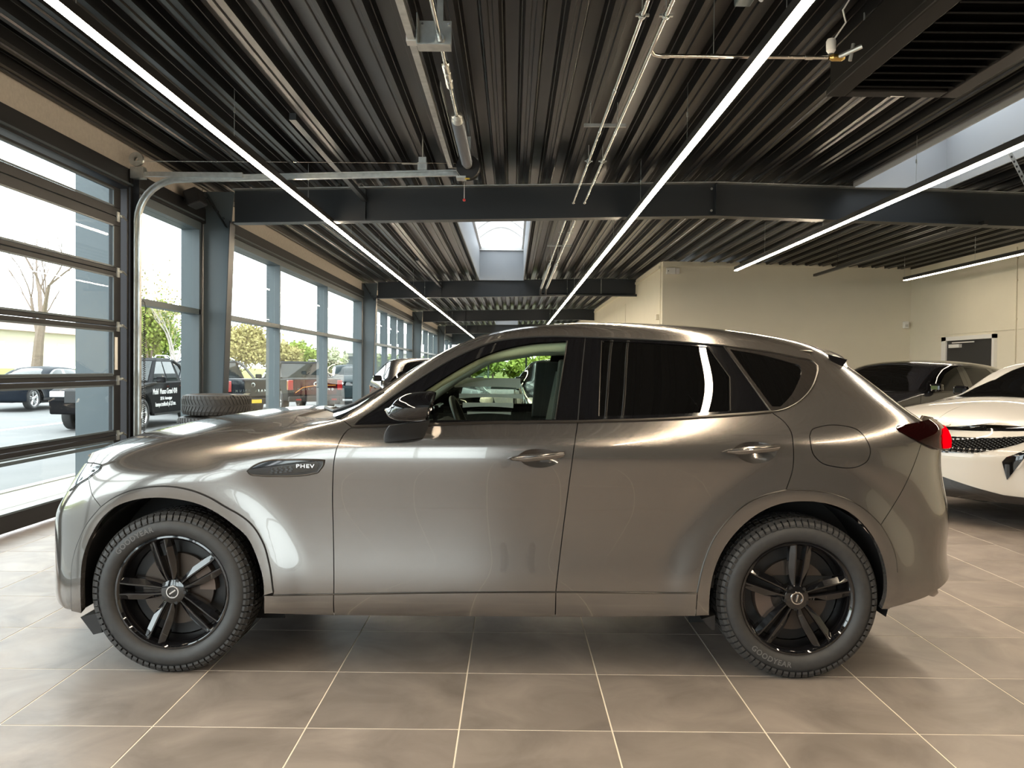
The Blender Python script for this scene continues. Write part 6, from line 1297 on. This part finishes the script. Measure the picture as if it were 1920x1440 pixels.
for s in (-1,1):
    part('ear', MB().lathe([(.001,-.012),(.018,-.006),(.022,.006),(.010,.012)],0,10,(s*.083,.01,1.665)), skinm, pt, smooth=True)
    part('eye', MB().lathe([(.001,.012),(.009,.009),(.012,0)],1,10,(s*.032,.098,1.675)), M['white'], pt, smooth=True)
part('nose', MB().add([(0,.100,1.69),(-.014,.108,1.645),(.014,.108,1.645),(0,.135,1.648)],[(0,1,3),(0,3,2),(1,2,3)]), skinm, pt)
part('mouth', MB().cbox((0,.108,1.612),(.045,.008,.010)), mat('lips',(.35,.12,.10),.5), pt, bevel=.003)
ph = thing('phone','black phone held up by the photographer','phone',(.0,-.04,1.34)); ph.location = (.055,-.03,1.345)
part('case', MB().cbox((0,0,.03),(.150,.009,.075)), M['gloss_black'], ph, bevel=.004)
part('lens', MB().cyl((-.055,.0045,.05),(-.055,.007,.05),.009,16), M['gloss_black'], ph)
# ---------------------------------------------------------------- outside
asp = mat('pale_asphalt', (.150,.150,.148), .9, noise=((.12,.12,.12),1.2,.25), bump=(60,.1))
gr = struct('ground', label='pale asphalt forecourt outside')
def gsheet(nm, x0,x1,y0,y1,z0,z1,m): return part(nm, MB().add([(x0,y0,z0),(x1,y0,z1),(x1,y1,z1),(x0,y1,z0),(x0,y0,z0-.3),(x1,y0,z1-.3),(x1,y1,z1-.3),(x0,y1,z0-.3)],[(4,7,6,5),(0,1,2,3),(0,4,5,1),(1,5,6,2),(2,6,7,3),(3,7,4,0)]), m, gr)
gsheet('asphalt', -6.0,-12.5,-15,110,GZ,GZ,asp); gsheet('asphalt', -12.5,-20,-15,110,GZ,GZ+.15,asp)
gsheet('lane_line', -12.2,-12.45,-15,110,GZ+.003,GZ+.003,mat('road_line_paint',(.6,.6,.58),.8))
pv = mat('pale_paving', (.33,.32,.285), .9, noise=((.28,.27,.245),3,.3))
slab = MB().cbox((0,0,-.03),(.592,.592,.06)).mesh('paving_slab',bevel=.004); slab.materials.append(pv)
for i in range(2):
    for j in range(30): link('paving_slab', slab, None, gr, (-4.72-.6*i, 3.2+.6*j, -.03))
gsheet('paving_bed', -5.65,-4.35,-15,110,-.09,-.09,mat('sand_bed',(.4,.38,.34),.95))
kb = MB().box((-.06,-.49,-.25),(.06,.49,-.02)).mesh('kerb_stone',bevel=.01); kb.materials.append(mat('kerb_concrete',(.42,.41,.38),.9))
for j in range(26): link('kerb_stone', kb, None, gr, (-5.72, 2.5+1.0*j, -.005))
gsheet('drain_line', -5.85,-6.0,-15,110,GZ+.004,GZ+.004,mat('yellow_line_paint',(.62,.52,.22),.8))
gsheet('asphalt', 12,-6.0,YF+.2,110,GZ,GZ,asp)
gm_ = mat('spring_grass', (.125,.16,.018), .95, noise=((.18,.20,.025),.7,.3))
bank = []
for i in range(10):
    x = -20-i*2.2; z = GZ+.15+1.15*(1-math.cos(min(1,i/5)*math.pi))/2*.9; bank.append([(x,y,z+.10*math.sin(y*.21+i)) for y in range(-10,131,5)])
o = part('grass_bank', MB().grid(bank), gm_, None, smooth=True); o['kind'] = 'stuff'; tag(o,'bright green grass bank across the road','grass')
o = part('grass_strip', MB().grid([[(x,y,GZ+.02+.25*(x>-10)*0+max(0,(y-68))*.04) for x in (14,-7)] for y in range(66,100,3)]), gm_, None, smooth=True); o['kind'] = 'stuff'; tag(o,'grass beyond the far end of the hall','grass')
# low cream building across the road
bm_ = mat('cream_render', (.36,.33,.25), .85); rfm = mat('brown_roof_tiles',(.26,.18,.15),.9)
b = thing('building','long low cream building with small windows beyond the bare tree','building',(-46,58,1.2))
part('wall', MB().box((-4,-40,0),(4,30,3.0)), bm_, b)
part('roof', MB().prism([(-4.6,3.0),(4.6,3.0),(0,4.3)],1,-40.5,30.5), rfm, b)
for k in range(14):
    y = -36+4.6*k; wf = part('window', MB().box((4.0,y-.55,1.0),(4.05,y+.55,2.05)), M['white'], b); part('pane', MB().box((4.05,y-.45,1.08),(4.06,y+.45,1.97)), mat('far_window_pane',(.22,.26,.30),.2), wf)
    part('window_panel', MB().box((4.0,y-.65,.25),(4.03,y+.65,.9)), mat('pinkish_panel',(.60,.50,.42),.9), b)
b = thing('building','white flat roofed building behind the parked estate car','building',(-13.5,74,GZ))
part('wall', MB().box((-6,-5,0),(6,8,2.9)), mat('white_render',(.62,.62,.58),.9), b); part('parapet', MB().box((-6.3,-5.3,2.9),(6.3,8.2,4.4)), mat('pale_parapet',(.55,.56,.52),.9), b)
part('cornice', MB().box((-6.5,-5.5,2.75),(6.5,8.4,2.95)), M['white'], b)
for k in range(3): part('opening', MB().box((-4+3*k,-5.02,.2),(-2.2+3*k,-4.98,2.5)), mat('shaded_opening',(.10,.11,.11),.8), b)
# trees
def tree(label, loc, h, seed, bark, leaf=None, nleaf=0, spread=.5, trunk=.16, levels=5, leaf_size=.10, low=.32, name='tree', group=None):
    rnd = random.Random(seed); t = thing(name,label,'tree',loc,0,group); wood = MB(); tips = []
    def grow(p, d, L, r, lev):
        n = 3; path = [p]; rs = [r]; q = Vector(p); dd = Vector(d)
        for k in range(n):
            dd = (dd+Vector((rnd.uniform(-1,1),rnd.uniform(-1,1),rnd.uniform(-.3,.7)))*.13).normalized(); q = q+dd*L/n; path.append(q.copy()); rs.append(r*(1-.35*(k+1)/n))
        wood.tube(path,rs,6 if lev < 2 else 4 if lev < 4 else 3,caps=False)
        if lev >= 2: tips.append(q.copy()); tips.append(path[2].copy())
        if lev < levels:
            for k in range(3 if lev else 4):
                a = rnd.uniform(0,2*math.pi); tl = rnd.uniform(.35,.85)*spread*1.5
                ax = dd.orthogonal().normalized(); ax.rotate(Matrix.Rotation(a,3,dd)); nd = (dd+ax*tl+Vector((0,0,.12))).normalized()
                grow(q if k < 2 else path[2], nd, L*rnd.uniform(.62,.85), rs[-1]*rnd.uniform(.55,.75), lev+1)
    grow((0,0,0),(rnd.uniform(-.06,.06),rnd.uniform(-.06,.06),1),h*low,trunk,0)
    part('trunk_and_branches', wood, bark, t)
    if leaf:
        V = []; F = []
        for k in range(nleaf):
            c = rnd.choice(tips); p = Vector(c)+Vector((rnd.gauss(0,1),rnd.gauss(0,1),rnd.gauss(0,.8)))*h*.045
            a = Vector((rnd.uniform(-1,1),rnd.uniform(-1,1),rnd.uniform(-1,1))).normalized()*leaf_size; bq = a.orthogonal().normalized()*leaf_size*.7
            o_ = len(V); V += [p-a,p+bq,p+a,p-bq]; F.append((o_,o_+1,o_+2,o_+3))
        mb = MB(); mb.v = [tuple(v) for v in V]; mb.f = F
        part('foliage', mb, leaf, t, kind='stuff')
    return t
bark = mat('brown_bark',(.22,.165,.135),.9,noise=((.15,.11,.09),9,.3)); pale = mat('pale_bark',(.42,.37,.32),.9,noise=((.25,.22,.2),12,.3))
def leafm(n,c,c2): return mat(n,c,.8,noise=(c2,1.4,.3))
l1 = leafm('fresh_yellow_green_leaves',(.26,.30,.045),(.15,.22,.03)); l2 = leafm('green_leaves',(.13,.20,.03),(.20,.26,.05)); l3 = leafm('ochre_spring_leaves',(.34,.28,.10),(.24,.22,.07)); l4 = leafm('white_blossom_leaves',(.55,.54,.42),(.22,.26,.08))
tree('large bare tree on the grass bank seen through the sectional door',(-25.0,43.5,.55),11.5,11,bark,None,0,.62,.30,6,low=.27)
tree('yellow green tree behind the lettered pickup',(-19.3,44.5,.02),7.6,3,bark,l1,9000,.6,.15,4,low=.2)
tree('pale barked half bare tree rising over the lettered pickup',(-16.6,40.5,-.15),6.4,21,pale,l3,500,.5,.11,5,.07,low=.3)
tree('leafy green tree left of the column window',(-20.2,48.5,.0),7.2,8,bark,l2,8000,.65,.14,4,low=.18)
tree('ochre budding tree to the right of the tapered column',(-15.8,46.5,-.14),7.4,5,bark,l3,7000,.55,.14,4,low=.18)
tree('ochre green tree behind the yellow plate pickup',(-14.6,50.5,-.2),6.2,15,bark,l3,7000,.6,.14,4,low=.18)
tree('yellow green tree in the middle window bay',(-13.6,54,-.2),5.6,25,bark,l1,8000,.6,.14,4,low=.18)
tree('white blossoming tree in the middle window bay',(-12.3,57,-.2),5.2,31,bark,l4,7000,.6,.12,4,low=.18)
tree('small distant tree over the white building',(-16.0,92,-.08),7.0,37,bark,l2,2500,.6,.12,4,low=.2)
for k,(x,s) in enumerate(((-4.6,41),(-3.2,42),(-1.6,43),(.8,44),(3.2,45),(5.5,46))):
    tree(['yellow green tree beyond the far glazed end, first from the windows','yellow green tree beyond the far glazed end, second from the windows','green tree beyond the far glazed end, left of the sheet','green tree beyond the far glazed end, above the sheet','yellow green tree beyond the far glazed end, right of the sheet','yellow green tree beyond the far glazed end, last on the right'][k],(x,72+2*(k%2),0),5.8,s,bark,[l1,l1,l2,l1,l1,l1][k],3600,.7,.13,4,.2,low=.14)
